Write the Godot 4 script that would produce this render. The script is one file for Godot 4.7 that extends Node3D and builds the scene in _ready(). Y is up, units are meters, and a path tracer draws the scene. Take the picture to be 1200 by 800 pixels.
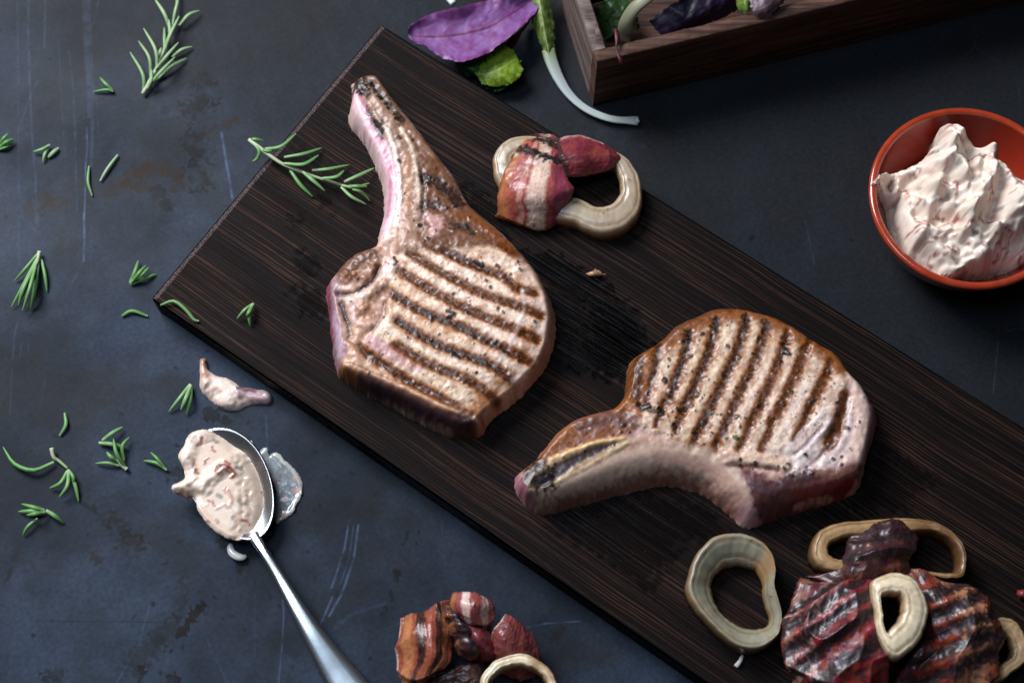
extends Node3D
# A dark steel worktop with a wenge board, two grilled chops, bacon-wrapped onion, a bowl of sauce, a spoon and rosemary.
# Points are written in centimetres on the worktop (x right, y up, z towards the cook).

var rng := RandomNumberGenerator.new()
var n_low := FastNoiseLite.new()
var n_mid := FastNoiseLite.new()
var n_fine := FastNoiseLite.new()
var n_cell := FastNoiseLite.new()
var n_fold := FastNoiseLite.new()
var M := {}
var names := {}

func _ready():
	var cam := Camera3D.new(); cam.name = "camera"
	cam.fov = 24.0; cam.near = 0.05; cam.far = 20.0
	add_child(cam)
	cam.look_at_from_position(Vector3(0, 0.94 * cos(deg_to_rad(20.0)), 0.94 * sin(deg_to_rad(20.0))), Vector3.ZERO, Vector3(0, 1, 0))
	var ca := CameraAttributesPhysical.new()
	ca.frustum_focal_length = 56.457
	ca.frustum_focus_distance = 0.915
	ca.exposure_aperture = 6.3
	cam.attributes = ca
	cam.fov = 24.0
	cam.current = true
	var we := WorldEnvironment.new(); we.name = "environment"
	var env := Environment.new()
	env.background_mode = Environment.BG_COLOR
	env.background_color = Color(0.215, 0.22, 0.235)
	env.tonemap_mode = Environment.TONE_MAPPER_LINEAR
	env.tonemap_exposure = 1.0
	env.sdfgi_enabled = true; env.ssao_enabled = true; env.ssil_enabled = true
	we.environment = env; add_child(we)
	area("window_light", Vector3(-0.92, 1.24, -0.90), Vector3(0.06, 0, 0.04), Vector2(0.85, 0.85), Color(0.95, 0.97, 1.0), 6.2)
	area("fill_light", Vector3(-0.30, 1.35, 0.05), Vector3(-0.1, 0, 0.05), Vector2(0.45, 0.45), Color(0.80, 0.90, 1.0), 0.55)
	setup()
	build_table()
	build_board()
	build_crate()
	build_leaves()
	build_chop_one()
	build_chop_two()
	build_onion_and_bacon()
	build_bowl()
	build_spoon()
	build_rosemary()
	build_crumbs()

func area(called: String, at: Vector3, to: Vector3, size: Vector2, c: Color, e: float):
	var l := AreaLight3D.new(); l.name = called
	l.area_size = size; l.light_color = c; l.light_energy = e
	l.shadow_enabled = true
	l.set("area_range", 6.0)
	add_child(l)
	l.look_at_from_position(at, to, Vector3.UP)

# ---------------------------------------------------------------- helpers
func setup():
	rng.seed = 11
	for a in [[n_low, 90.0, 1], [n_mid, 260.0, 2], [n_fine, 900.0, 3]]:
		a[0].seed = a[2]; a[0].frequency = a[1]
		a[0].noise_type = FastNoiseLite.TYPE_SIMPLEX_SMOOTH
		a[0].fractal_type = FastNoiseLite.FRACTAL_FBM; a[0].fractal_octaves = 3
	n_fold.seed = 9; n_fold.frequency = 30.0; n_fold.noise_type = FastNoiseLite.TYPE_SIMPLEX_SMOOTH; n_fold.fractal_type = FastNoiseLite.FRACTAL_NONE
	n_cell.seed = 5; n_cell.frequency = 330.0
	n_cell.noise_type = FastNoiseLite.TYPE_CELLULAR
	n_cell.cellular_return_type = FastNoiseLite.RETURN_DISTANCE2_SUB
	n_cell.fractal_type = FastNoiseLite.FRACTAL_NONE
	var wet := noise_map(512, 0.05, 3, 21, 2.0)
	var soft := noise_map(512, 0.02, 3, 22, 2.0)
	M.meat = vmat(0.40, 0.40, wet, 0.09, 32.0); M.meat.clearcoat_enabled = true; M.meat.clearcoat = 0.14; M.meat.clearcoat_roughness = 0.2
	M.bacon = vmat(0.40, 0.42, wet, 0.20, 30.0); M.bacon.clearcoat_enabled = true; M.bacon.clearcoat = 0.22; M.bacon.clearcoat_roughness = 0.18
	M.onion = vmat(0.30, 0.5, soft, 0.12, 40.0); M.onion.backlight_enabled = true; M.onion.backlight = Color(0.34, 0.28, 0.20)
	M.sauce = vmat(0.22, 0.5, soft, 0.04, 40.0)
	M.sauce.subsurf_scatter_enabled = true; M.sauce.subsurf_scatter_strength = 0.06
	M.leaf = vmat(0.42, 0.4, soft, 0.16, 40.0); M.leaf.backlight_enabled = true; M.leaf.backlight = Color(0.3, 0.3, 0.3)
	M.needle = vmat(0.42, 0.4, soft, 0.3, 60.0)
	M.glaze = vmat(0.16, 0.5, soft, 0.06, 25.0)
	var ms := StandardMaterial3D.new(); ms.metallic = 1.0; ms.albedo_color = Color(0.80, 0.80, 0.80); ms.roughness = 0.24
	ms.normal_enabled = true; ms.normal_texture = soft; ms.normal_scale = 0.05; ms.uv1_triplanar = true; ms.uv1_world_triplanar = true; ms.uv1_scale = Vector3.ONE * 9.0
	M.silver = ms
	var dk := StandardMaterial3D.new(); dk.albedo_color = Color(0.16, 0.16, 0.17); dk.roughness = 0.5; dk.metallic = 0.6
	M.mark = dk

func noise_map(px: int, freq: float, oct: int, sd: int, strength: float) -> NoiseTexture2D:
	var t := NoiseTexture2D.new(); t.width = px; t.height = px; t.seamless = true; t.as_normal_map = true; t.bump_strength = strength
	var n := FastNoiseLite.new(); n.seed = sd; n.frequency = freq; n.fractal_octaves = oct; n.noise_type = FastNoiseLite.TYPE_SIMPLEX_SMOOTH
	t.noise = n
	return t

func vmat(rough: float, spec: float, nm: Texture2D, ns: float, sc: float) -> StandardMaterial3D:
	var m := StandardMaterial3D.new()
	m.vertex_color_use_as_albedo = true
	m.roughness = rough; m.metallic_specular = spec
	m.normal_enabled = true; m.normal_texture = nm; m.normal_scale = ns
	m.uv1_triplanar = true; m.uv1_world_triplanar = true; m.uv1_scale = Vector3.ONE * sc
	return m

func rgb(r: float, g: float, b: float) -> Color:
	return Color(r / 255.0, g / 255.0, b / 255.0).srgb_to_linear()

func pts(s: String) -> PackedVector2Array:
	var out := PackedVector2Array()
	for t in s.split(" ", false):
		var a := t.split_floats(",")
		out.append(Vector2(a[0], a[1]) * 0.01)
	return out

func pts3(s: String) -> PackedVector3Array:
	var out := PackedVector3Array()
	for t in s.split(" ", false):
		var a := t.split_floats(",")
		out.append(Vector3(a[0], a[1], a[2]) * 0.01)
	return out

func net(s: String) -> Array:
	var rows := []
	for r in s.split(";", false): rows.append(pts3(r))
	return rows

func numbered(called: String) -> String:
	var k: int = names.get(called, -1) + 1
	names[called] = k
	return called if k == 0 else "%s_%03d" % [called, k]

func tag(o: Node3D, label: String, category: String, group := "", kind := ""):
	o.set_meta("label", label)
	if category: o.set_meta("category", category)
	if group: o.set_meta("group", group)
	if kind: o.set_meta("kind", kind)

func thing(called: String, at: Vector3, label: String, category: String, group := "") -> Node3D:
	var o := Node3D.new(); o.name = numbered(called); add_child(o); o.position = at
	tag(o, label, category, group)
	return o

# commits arrays given in worktop coordinates as one mesh under parent
func commit(called: String, v: PackedVector3Array, n: PackedVector3Array, c: PackedColorArray, idx: PackedInt32Array, m: Material, parent: Node3D = null, uv := PackedVector2Array()) -> MeshInstance3D:
	var off := Vector3.ZERO
	var p := parent
	while p != null and p != self:
		off += p.position; p = p.get_parent() as Node3D
	var centre := Vector3.ZERO
	if parent == null:
		var lo := Vector3.INF; var hi := -Vector3.INF
		for q in v: lo = lo.min(q); hi = hi.max(q)
		centre = Vector3((lo.x + hi.x) / 2, lo.y, (lo.z + hi.z) / 2)
		off = centre
	var vv := v.duplicate()
	for i in vv.size(): vv[i] -= off
	var a := []; a.resize(Mesh.ARRAY_MAX)
	a[Mesh.ARRAY_VERTEX] = vv; a[Mesh.ARRAY_NORMAL] = n
	if c.size(): a[Mesh.ARRAY_COLOR] = c
	if uv.size(): a[Mesh.ARRAY_TEX_UV] = uv
	a[Mesh.ARRAY_INDEX] = idx
	var am := ArrayMesh.new(); am.add_surface_from_arrays(Mesh.PRIMITIVE_TRIANGLES, a)
	var mi := MeshInstance3D.new(); mi.mesh = am; mi.material_override = m
	mi.set_surface_override_material(0, m); mi.material_override = null
	if parent:
		mi.name = called; parent.add_child(mi, true)
	else:
		mi.name = numbered(called); add_child(mi, true); mi.position = centre
	return mi

func face_normals(v: PackedVector3Array, idx: PackedInt32Array) -> PackedVector3Array:
	var n := PackedVector3Array(); n.resize(v.size())
	for i in range(0, idx.size(), 3):
		var a := v[idx[i]]
		var f := (v[idx[i + 2]] - a).cross(v[idx[i + 1]] - a)
		n[idx[i]] += f; n[idx[i + 1]] += f; n[idx[i + 2]] += f
	for i in n.size(): n[i] = n[i].normalized() if n[i].length_squared() > 1e-24 else Vector3.UP
	return n

# turns a closed shape's faces outwards
func orient(v: PackedVector3Array, idx: PackedInt32Array) -> PackedInt32Array:
	var vol := 0.0
	var o := v[0]
	for i in range(0, idx.size(), 3):
		vol += (v[idx[i]] - o).dot((v[idx[i + 2]] - o).cross(v[idx[i + 1]] - o))
	if vol < 0.0:
		for i in range(0, idx.size(), 3):
			var z := idx[i + 1]; idx[i + 1] = idx[i + 2]; idx[i + 2] = z
	return idx

func cr(a, b, c, d, t: float):
	return 0.5 * (2.0 * b + (c - a) * t + (2.0 * a - 5.0 * b + 4.0 * c - d) * t * t + (3.0 * b - a - 3.0 * c + d) * t * t * t)

func along(p: PackedVector3Array, t: float, closed := false) -> Vector3:
	var n := p.size()
	if closed:
		var f := fposmod(t, 1.0) * n
		var i := int(f)
		return cr(p[(i - 1 + n) % n], p[i % n], p[(i + 1) % n], p[(i + 2) % n], f - i)
	var g := clampf(t, 0, 1) * (n - 1)
	var k := mini(int(g), n - 2)
	var a := p[k - 1] if k > 0 else 2.0 * p[0] - p[1]
	var d := p[k + 2] if k + 2 < n else 2.0 * p[n - 1] - p[n - 2]
	return cr(a, p[k], p[k + 1], d, g - k)

# a tube along points; radius(t), flat = thickness over width, colour(t, angle)
func tube(called: String, p: PackedVector3Array, radius: Callable, colour: Callable, m: Material, parent: Node3D, segs := 10, sides := 6, flat := 1.0, side := Vector3.UP) -> MeshInstance3D:
	var v := PackedVector3Array(); var c := PackedColorArray(); var idx := PackedInt32Array()
	for i in segs + 1:
		var t := float(i) / segs
		var q := along(p, t)
		var d := (along(p, minf(t + 0.01, 1.0)) - along(p, maxf(t - 0.01, 0.0))).normalized()
		var b := d.cross(side)
		b = b.normalized() if b.length() > 1e-4 else Vector3.RIGHT
		var up := b.cross(d)
		var r: float = radius.call(t)
		for k in sides:
			var a := TAU * k / sides
			v.append(q + b * cos(a) * r + up * sin(a) * r * flat)
			c.append(colour.call(t, a))
	for i in segs:
		for k in sides:
			var a := i * sides + k
			var b := i * sides + (k + 1) % sides
			idx.append_array([a, b, a + sides, b, b + sides, a + sides])
	for e in [0, segs]:
		var at := v.size()
		v.append(along(p, float(e) / segs)); c.append(c[e * sides])
		for k in sides:
			if e == 0: idx.append_array([at, e * sides + (k + 1) % sides, e * sides + k])
			else: idx.append_array([at, e * sides + k, e * sides + (k + 1) % sides])
	idx = orient(v, idx)
	return commit(called, v, face_normals(v, idx), c, idx, m, parent)

# a sheet of the given thickness over a net of points; colour(u, v, position)
func patch(called: String, rows: Array, nu: int, nv: int, thick: float, rough: float, colour: Callable, m: Material, parent: Node3D = null, ruffle := 0.0, groove := []) -> MeshInstance3D:
	var mid := PackedVector3Array(); mid.resize((nu + 1) * (nv + 1))
	var cols := PackedColorArray(); cols.resize(mid.size())
	for i in nu + 1:
		var u := float(i) / nu
		var line := PackedVector3Array()
		for k in (rows[0] as PackedVector3Array).size():
			var col := PackedVector3Array()
			for r in rows: col.append(r[k])
			line.append(along(col, u))
		for j in nv + 1: mid[i * (nv + 1) + j] = along(line, float(j) / nv)
	var quads := PackedInt32Array()
	for i in nu:
		for j in nv:
			var a := i * (nv + 1) + j
			quads.append_array([a, a + 1, a + nv + 1, a + 1, a + nv + 2, a + nv + 1])
	var n0 := face_normals(mid, quads)
	var flip := 1.0
	var sum := Vector3.ZERO
	for q in n0: sum += q
	if sum.y < 0: flip = -1.0
	var v := PackedVector3Array(); var c := PackedColorArray(); var idx := PackedInt32Array()
	var w := nv + 1
	for s in [1.0, -1.0]:
		for i in nu + 1:
			for j in w:
				var a: int = i * w + j
				var q := mid[a]
				var n := n0[a] * flip
				var u := float(i) / nu
				var t := float(j) / nv
				var edge := minf(minf(u, 1 - u) * nu, minf(t, 1 - t) * nv)
				var e := sqrt(clampf(edge / 4.0, 0.0, 1.0))
				var d := (n_mid.get_noise_3dv(q) * 0.30 + n_low.get_noise_3dv(q) + 0.06 * n_fine.get_noise_3dv(q)) * rough
				var jag := Vector3.ZERO
				if edge < 1.0:
					jag = Vector3(n_mid.get_noise_3dv(q * 1.7), 0, n_mid.get_noise_3dv(q * 1.7 + Vector3.ONE)) * rough * 1.2
				if groove.size() > 5: d += groove[5] * (0.30 - pow(absf(n_fold.get_noise_3dv(q + Vector3(0.21, 0.13, 0.37))), 0.8) - 0.12 * absf(n_fold.get_noise_3dv(q * 2.4)))
				if groove.size():
					var x: float = u + groove[1] * (t - 0.5)
					for b in groove[0]: d -= groove[3] * (1.0 - smoothstep(groove[2] * 0.3, groove[2] * 1.8, absf(x - b)))
					d += (groove[4] if groove.size() > 4 else 0.0008) * n_low.get_noise_2d(t * 0.13, u * 0.02 + 0.4)
				if ruffle > 0.0:
					d += ruffle * pow(absf(t * 2 - 1), 2.0) * n_low.get_noise_2d(u * 0.055 + (0.3 if t > 0.5 else 0.0), 0.0) * 2.0
				v.append(q + jag + n * (d + s * thick * 0.5 * e))
				c.append(colour.call(u, t, q))
	var half := mid.size()
	for k in range(0, quads.size(), 3):
		var a := quads[k]; var b := quads[k + 1]; var d := quads[k + 2]
		if flip > 0:
			idx.append_array([a, b, d, half + a, half + d, half + b])
		else:
			idx.append_array([a, d, b, half + a, half + b, half + d])
	var rim := PackedInt32Array()
	for j in nv: rim.append(j)
	for i in nu: rim.append(i * w + nv)
	for j in nv: rim.append(nu * w + nv - j)
	for i in nu: rim.append((nu - i) * w)
	for k in rim.size():
		var a := rim[k]; var b := rim[(k + 1) % rim.size()]
		if flip > 0: idx.append_array([a, half + a, b, b, half + a, half + b])
		else: idx.append_array([a, b, half + a, b, half + b, half + a])
	idx = orient(v, idx)
	return commit(called, v, face_normals(v, idx), c, idx, m, parent)

# an onion ring between an outer and an inner loop; colour(angle 0..1, across 0..1, position)
func onion(called: String, outer: PackedVector3Array, inner: PackedVector3Array, high: float, colour: Callable, parent: Node3D = null, tilt := 0.0, layers := 4.0) -> MeshInstance3D:
	var v := PackedVector3Array(); var c := PackedColorArray(); var idx := PackedInt32Array()
	var n := 128; var k := 26
	for i in n:
		var t := float(i) / n
		var o := along(outer, t, true)
		var q := along(inner, t, true)
		for j in k:
			var s := float(j) / (k - 1)
			var a := PI * s
			var f := 0.5 - 0.5 * signf(cos(a)) * pow(absf(cos(a)), 0.62)
			var y := pow(sin(a), 0.30) if s > 0.0 and s < 1.0 else 0.0
			var p := o.lerp(q, f)
			p.y += high * y * (1.0 + tilt * (f - 0.5)) + (0.0009 * pow(absf(sin(PI * f * layers + 0.5 * n_low.get_noise_2d(t * 0.05, 0.0))), 0.5) - 0.0006) * y
			p.y += (0.00018 * n_mid.get_noise_3dv(p) + 0.0006 * n_low.get_noise_3dv(p)) * y
			var out := (o - q).normalized() * 0.0007 * n_low.get_noise_2d(t * 0.12, f * 0.004)
			v.append(p + out)
			c.append(colour.call(t, f, p))
	for i in n:
		for j in k - 1:
			var a := i * k + j
			var b := ((i + 1) % n) * k + j
			idx.append_array([a, b, a + 1, b, b + 1, a + 1])
		var a0 := i * k; var b0 := ((i + 1) % n) * k
		idx.append_array([a0, a0 + k - 1, b0, b0, a0 + k - 1, b0 + k - 1])
	idx = orient(v, idx)
	var nn := face_normals(v, idx)
	return commit(called, v, nn, c, idx, M.onion, parent)

# turned shapes: profile of (radius, height) in cm
func lathe(called: String, profile: PackedVector2Array, at: Vector3, colour: Callable, m: Material, parent: Node3D = null, sides := 96) -> MeshInstance3D:
	var v := PackedVector3Array(); var c := PackedColorArray(); var idx := PackedInt32Array()
	var n := profile.size()
	for k in sides:
		var a := TAU * k / sides
		for i in n:
			v.append(at + Vector3(cos(a) * profile[i].x, profile[i].y, sin(a) * profile[i].x))
			c.append(colour.call(float(i) / (n - 1), a))
	for k in sides:
		for i in n - 1:
			var a := k * n + i
			var b := ((k + 1) % sides) * n + i
			idx.append_array([a, b, a + 1, b, b + 1, a + 1])
	idx = orient(v, idx)
	return commit(called, v, face_normals(v, idx), c, idx, m, parent)

# a block with slightly eased edges: centre, half sizes, turn about y; textured by uv on top when asked
func block(called: String, centre: Vector3, half: Vector3, turn: float, ease: float, m: Material, parent: Node3D = null, wear := 0.0) -> MeshInstance3D:
	var v := PackedVector3Array(); var n := PackedVector3Array(); var uv := PackedVector2Array(); var idx := PackedInt32Array()
	var bas := Basis(Vector3.UP, turn)
	for ax in 3:
		for s in [-1.0, 1.0]:
			var a1 := (ax + 1) % 3; var a2 := (ax + 2) % 3
			var at := v.size()
			for q in [[-1, -1], [1, -1], [1, 1], [-1, 1]]:
				var p := Vector3.ZERO
				p[ax] = s * half[ax]; p[a1] = q[0] * (half[a1] - ease); p[a2] = q[1] * (half[a2] - ease)
				var nn := Vector3.ZERO; nn[ax] = s
				v.append(centre + bas * p); n.append(bas * nn)
				uv.append(Vector2(p.x / half.x * 0.5 + 0.5, p.z / half.z * 0.5 + 0.5) if ax == 1 else Vector2(p.x / half.x * 0.5 + 0.5, 0.31 + p.y * 3.0) if ax == 2 else Vector2(0.3 + p.y * 0.4, p.z / half.z * 0.5 + 0.5))
			if s > 0: idx.append_array([at, at + 2, at + 1, at, at + 3, at + 2])
			else: idx.append_array([at, at + 1, at + 2, at, at + 2, at + 3])
	# chamfers along the twelve edges, corners as triangles
	for ax in 3:
		var a1 := (ax + 1) % 3; var a2 := (ax + 2) % 3
		for s1 in [-1.0, 1.0]:
			for s2 in [-1.0, 1.0]:
				var at := v.size()
				var nn := Vector3.ZERO; nn[a1] = s1; nn[a2] = s2
				nn = nn.normalized()
				for e in [-1.0, 1.0]:
					for w in 2:
						var p := Vector3.ZERO
						p[ax] = e * (half[ax] - ease)
						p[a1] = s1 * (half[a1] - (ease if w == 1 else 0.0)); p[a2] = s2 * (half[a2] - (0.0 if w == 1 else ease))
						v.append(centre + bas * p); n.append(bas * nn)
						uv.append(Vector2(p.x / half.x * 0.5 + 0.5, p.z / half.z * 0.5 + 0.5))
				if s1 * s2 > 0: idx.append_array([at, at + 1, at + 2, at + 1, at + 3, at + 2])
				else: idx.append_array([at, at + 2, at + 1, at + 1, at + 2, at + 3])
	for sx in [-1.0, 1.0]:
		for sy in [-1.0, 1.0]:
			for sz in [-1.0, 1.0]:
				var at := v.size()
				var nn := Vector3(sx, sy, sz).normalized()
				for k in 3:
					var p := Vector3(sx * (half.x - ease), sy * (half.y - ease), sz * (half.z - ease))
					p[k] = (sx if k == 0 else sy if k == 1 else sz) * half[k]
					v.append(centre + bas * p); n.append(bas * nn); uv.append(Vector2(p.x / half.x * 0.5 + 0.5, p.z / half.z * 0.5 + 0.5))
				if sx * sy * sz > 0: idx.append_array([at, at + 2, at + 1])
				else: idx.append_array([at, at + 1, at + 2])
	return commit(called, v, n, PackedColorArray(), idx, m, parent, uv)

# ---------------------------------------------------------------- a slab of food: a height sheet inside an outline, shaped and tinted with strokes
class Slab:
	var g  # the scene, for its noises
	var lo: Vector2
	var s: float
	var nx: int
	var nz: int
	var db := PackedFloat32Array()
	var dt := PackedFloat32Array()
	var y := PackedFloat32Array()
	var col := PackedColorArray()
	var na := PackedFloat32Array()
	var nb := PackedFloat32Array()
	var wt := PackedFloat32Array()
	var base := 0.0
	var foot := PackedFloat32Array()

	static func dist(poly: PackedVector2Array, p: Vector2, closed: bool) -> float:
		var best := 1e9
		var n := poly.size()
		for i in (n if closed else n - 1):
			var a := poly[i]
			var e := poly[(i + 1) % n] - a
			var w := p - a
			var q := (w - e * clampf(w.dot(e) / maxf(e.length_squared(), 1e-12), 0.0, 1.0)).length_squared()
			if q < best: best = q
		return sqrt(best)

	static func smooth_loop(p: PackedVector2Array) -> PackedVector2Array:
		var out := PackedVector2Array()
		var n := p.size()
		for i in n:
			for k in 2:
				out.append(p[i].cubic_interpolate(p[(i + 1) % n], p[(i - 1 + n) % n], p[(i + 2) % n], k * 0.5))
		return out

	func field(poly0: PackedVector2Array) -> PackedFloat32Array:
		var poly := smooth_loop(poly0)
		var st := 4
		var cx := nx / st + 2; var cz := nz / st + 2
		var co := PackedFloat32Array(); co.resize(cx * cz)
		for j in cz:
			for i in cx:
				var p := lo + Vector2(i, j) * s * st
				var d := dist(poly, p, true)
				co[j * cx + i] = d if Geometry2D.is_point_in_polygon(p, poly) else -d
		var out := PackedFloat32Array(); out.resize(nx * nz)
		for j in nz:
			var cj := j / st; var fj := float(j % st) / st
			for i in nx:
				var ci := i / st; var fi := float(i % st) / st
				var o := cj * cx + ci
				out[j * nx + i] = lerpf(lerpf(co[o], co[o + 1], fi), lerpf(co[o + cx], co[o + cx + 1], fi), fj)
		return out

	func _init(scene, bottom: PackedVector2Array, top, step: float, ybase: float, high: float, dome: float, reach: float, c0: Color, rag := 0.0006, ease := 0.0025, power := 0.75):
		g = scene; s = step; base = ybase
		var a := Vector2.INF; var b := -Vector2.INF
		for p in bottom: a = a.min(p); b = b.max(p)
		lo = a - Vector2.ONE * s * 6
		nx = int((b.x - lo.x) / s) + 7; nz = int((b.y - lo.y) / s) + 7
		var n := nx * nz
		for arr in [na, nb, wt, y, foot]: pass
		na.resize(n); nb.resize(n); wt.resize(n); y.resize(n); col.resize(n); foot.resize(n)
		foot.fill(ybase)
		for j in nz:
			for i in nx:
				var p := lo + Vector2(i, j) * s
				na[j * nx + i] = g.n_mid.get_noise_2dv(p)
				nb[j * nx + i] = g.n_fine.get_noise_2dv(p)
		db = field(bottom)
		if top == null:
			dt = db.duplicate()
			for i in n: dt[i] = db[i] - reach
		else: dt = field(top)
		for i in n:
			db[i] += rag * (0.6 * g.n_low.get_noise_2dv((lo + Vector2(i % nx, i / nx) * s) * 1.6) + 0.25 * na[i])
			var u := 0.0
			if db[i] > 0.0:
				u = minf(db[i] / (db[i] + maxf(-dt[i], 0.0) + 1e-6), db[i] / ease)
				u = clampf(u, 0, 1)
			y[i] = high * (1.0 - pow(1.0 - u, 2.0 if power < 0.78 else 2.6)) + (dome * (1.0 - exp(-maxf(dt[i], 0.0) / 0.012)))
			col[i] = c0

	func stroke(pl: PackedVector2Array, r: float, soft: float, c: Color, a := 1.0, dh := 0.0, wob := 0.3, brk := 0.0, bump := false):
		var touched := PackedInt32Array()
		var reach := r + soft + r * wob
		var nseg := maxi(pl.size() - 1, 1)
		for k in nseg:
			var p0 := pl[k]; var p1 := pl[mini(k + 1, pl.size() - 1)]
			var e := p1 - p0
			var l2 := maxf(e.length_squared(), 1e-12)
			var i0 := maxi(int((minf(p0.x, p1.x) - reach - lo.x) / s), 0); var i1 := mini(int((maxf(p0.x, p1.x) + reach - lo.x) / s) + 1, nx - 1)
			var j0 := maxi(int((minf(p0.y, p1.y) - reach - lo.y) / s), 0); var j1 := mini(int((maxf(p0.y, p1.y) + reach - lo.y) / s) + 1, nz - 1)
			for j in range(j0, j1 + 1):
				for i in range(i0, i1 + 1):
					var w := Vector2(lo.x + i * s - p0.x, lo.y + j * s - p0.y)
					var t := clampf(w.dot(e) / l2, 0.0, 1.0)
					var d := (w - e * t).length()
					if d > reach: continue
					var o := j * nx + i
					d += wob * r * 1.6 * na[o]
					var q := 0.0
					if bump: q = sqrt(maxf(0.0, 1.0 - (d / r) * (d / r)))
					else: q = 1.0 - smoothstep(r - soft, r + soft, d)
					if q > wt[o]:
						if wt[o] == 0.0: touched.append(o)
						wt[o] = q
		for o in touched:
			var q := wt[o]
			wt[o] = 0.0
			if brk > 0.0: q *= clampf(1.0 - brk * (0.5 + 1.6 * nb[o] + 1.2 * na[o]), 0.0, 1.0)
			if bump:
				var h := q * dh
				var k := 0.0012
				var z := clampf(0.5 + 0.5 * (h - y[o]) / k, 0.0, 1.0)
				if q > 0.0: y[o] = lerpf(y[o], h, z) + k * z * (1.0 - z)
			else:
				y[o] += dh * q
			if a > 0.0: col[o] = col[o].lerp(c, a * q)

	func region(poly: PackedVector2Array, soft: float, c: Color, a := 1.0, dh := 0.0, brk := 0.0):
		var b0 := Vector2.INF; var b1 := -Vector2.INF
		for p in poly: b0 = b0.min(p); b1 = b1.max(p)
		var i0 := maxi(int((b0.x - soft - lo.x) / s), 0); var i1 := mini(int((b1.x + soft - lo.x) / s) + 1, nx - 1)
		var j0 := maxi(int((b0.y - soft - lo.y) / s), 0); var j1 := mini(int((b1.y + soft - lo.y) / s) + 1, nz - 1)
		for j in range(j0, j1 + 1):
			for i in range(i0, i1 + 1):
				var p := lo + Vector2(i, j) * s
				var o := j * nx + i
				p += Vector2(na[o], -na[o]) * soft * 0.5
				var d := dist(poly, p, true)
				if not Geometry2D.is_point_in_polygon(p, poly): d = -d
				var q := smoothstep(-soft, soft, d)
				if q <= 0.0: continue
				if brk > 0.0: q *= clampf(1.0 - brk * (0.5 + 1.6 * nb[o] + 1.2 * na[o]), 0.0, 1.0)
				y[o] += dh * q
				col[o] = col[o].lerp(c, a * q)

	func scatter(n: int, poly, r0: float, r1: float, c: Color, a: float, dh: float, rg: RandomNumberGenerator, edge := 0.003):
		var made := 0
		for k in n * 8:
			if made >= n: break
			var o := rg.randi_range(0, nx * nz - 1)
			if dt[o] < edge: continue
			var p := lo + Vector2(o % nx, o / nx) * s
			if poly != null and not Geometry2D.is_point_in_polygon(p, poly): continue
			var r := lerpf(r0, r1, pow(rg.randf(), 2.5))
			var q := p + Vector2(rg.randf_range(-1, 1), rg.randf_range(-1, 1)) * r
			stroke(PackedVector2Array([p, q]), r, maxf(s * 0.9, r * 0.35), c, a, dh * r, 0.25)
			made += 1

	func soften(times: int):
		for t in times:
			var z := y.duplicate()
			for j in range(1, nz - 1):
				for i in range(1, nx - 1):
					var o := j * nx + i
					if db[o] > 0.0: y[o] = 0.4 * z[o] + 0.15 * (z[o - 1] + z[o + 1] + z[o - nx] + z[o + nx])

	func rough_up(low: float, fine: float):
		for o in nx * nz:
			if db[o] > 0.0:
				var k := clampf((dt[o] + 0.001) / 0.003, 0.12, 1.0)
				y[o] += (low * g.n_low.get_noise_2dv((lo + Vector2(o % nx, o / nx) * s) * 1.3) + 0.22 * low * na[o] + fine * nb[o]) * k

	# parts: [[name, polygon], ...]; what no polygon holds goes to the first name
	func build(parts: Array, m: Material, parent: Node3D):
		var n := nx * nz
		var pos := PackedVector3Array(); pos.resize(n)
		for j in nz:
			for i in nx:
				var o := j * nx + i
				var p := lo + Vector2(i, j) * s
				if db[o] < 0.0 and db[o] > -2.0 * s and i > 0 and j > 0 and i < nx - 1 and j < nz - 1:
					var gr := Vector2(db[o + 1] - db[o - 1], db[o + nx] - db[o - nx])
					if gr.length() > 1e-9: p -= gr.normalized() * db[o]
				var yy: float = foot[o] + maxf(y[o], 0.0) if db[o] > 0.0 else foot[o]
				if db[o] <= 0.0: yy -= 0.0006
				pos[o] = Vector3(p.x, yy, p.y)
		var nor := PackedVector3Array(); nor.resize(n)
		for j in range(1, nz - 1):
			for i in range(1, nx - 1):
				var o := j * nx + i
				if db[o] > -3.0 * s:
					var q := (pos[o + nx] - pos[o - nx]).cross(pos[o + 1] - pos[o - 1])
					nor[o] = q.normalized() if q.length_squared() > 1e-24 else Vector3.UP
					if nor[o].y < 0: nor[o] = -nor[o]
		var who := PackedByteArray(); who.resize(n)
		for k in range(1, parts.size()):
			var poly: PackedVector2Array = parts[k][1]
			for j in nz:
				for i in nx:
					if db[j * nx + i] > -2.0 * s and Geometry2D.is_point_in_polygon(lo + Vector2(i, j) * s, poly): who[j * nx + i] = k
		for k in parts.size():
			var idx := PackedInt32Array()
			var map := PackedInt32Array(); map.resize(n); map.fill(-1)
			var v := PackedVector3Array(); var nn := PackedVector3Array(); var cc := PackedColorArray()
			for j in nz - 1:
				for i in nx - 1:
					var o := j * nx + i
					if who[o] != k: continue
					var inside := 0
					for q in [o, o + 1, o + nx, o + nx + 1]:
						if db[q] > 0.0: inside += 1
					if inside == 0: continue
					if minf(minf(db[o], db[o + 1]), minf(db[o + nx], db[o + nx + 1])) < -2.0 * s: continue
					for q in [o, o + 1, o + nx, o + 1, o + nx + 1, o + nx]:
						if map[q] < 0:
							map[q] = v.size(); v.append(pos[q]); nn.append(nor[q]); cc.append(col[q])
						idx.append(map[q])
			if idx.size(): g.commit(parts[k][0], v, nn, cc, idx, m, parent)

func one(p: Vector2) -> PackedVector2Array:
	return PackedVector2Array([p, p])

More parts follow.
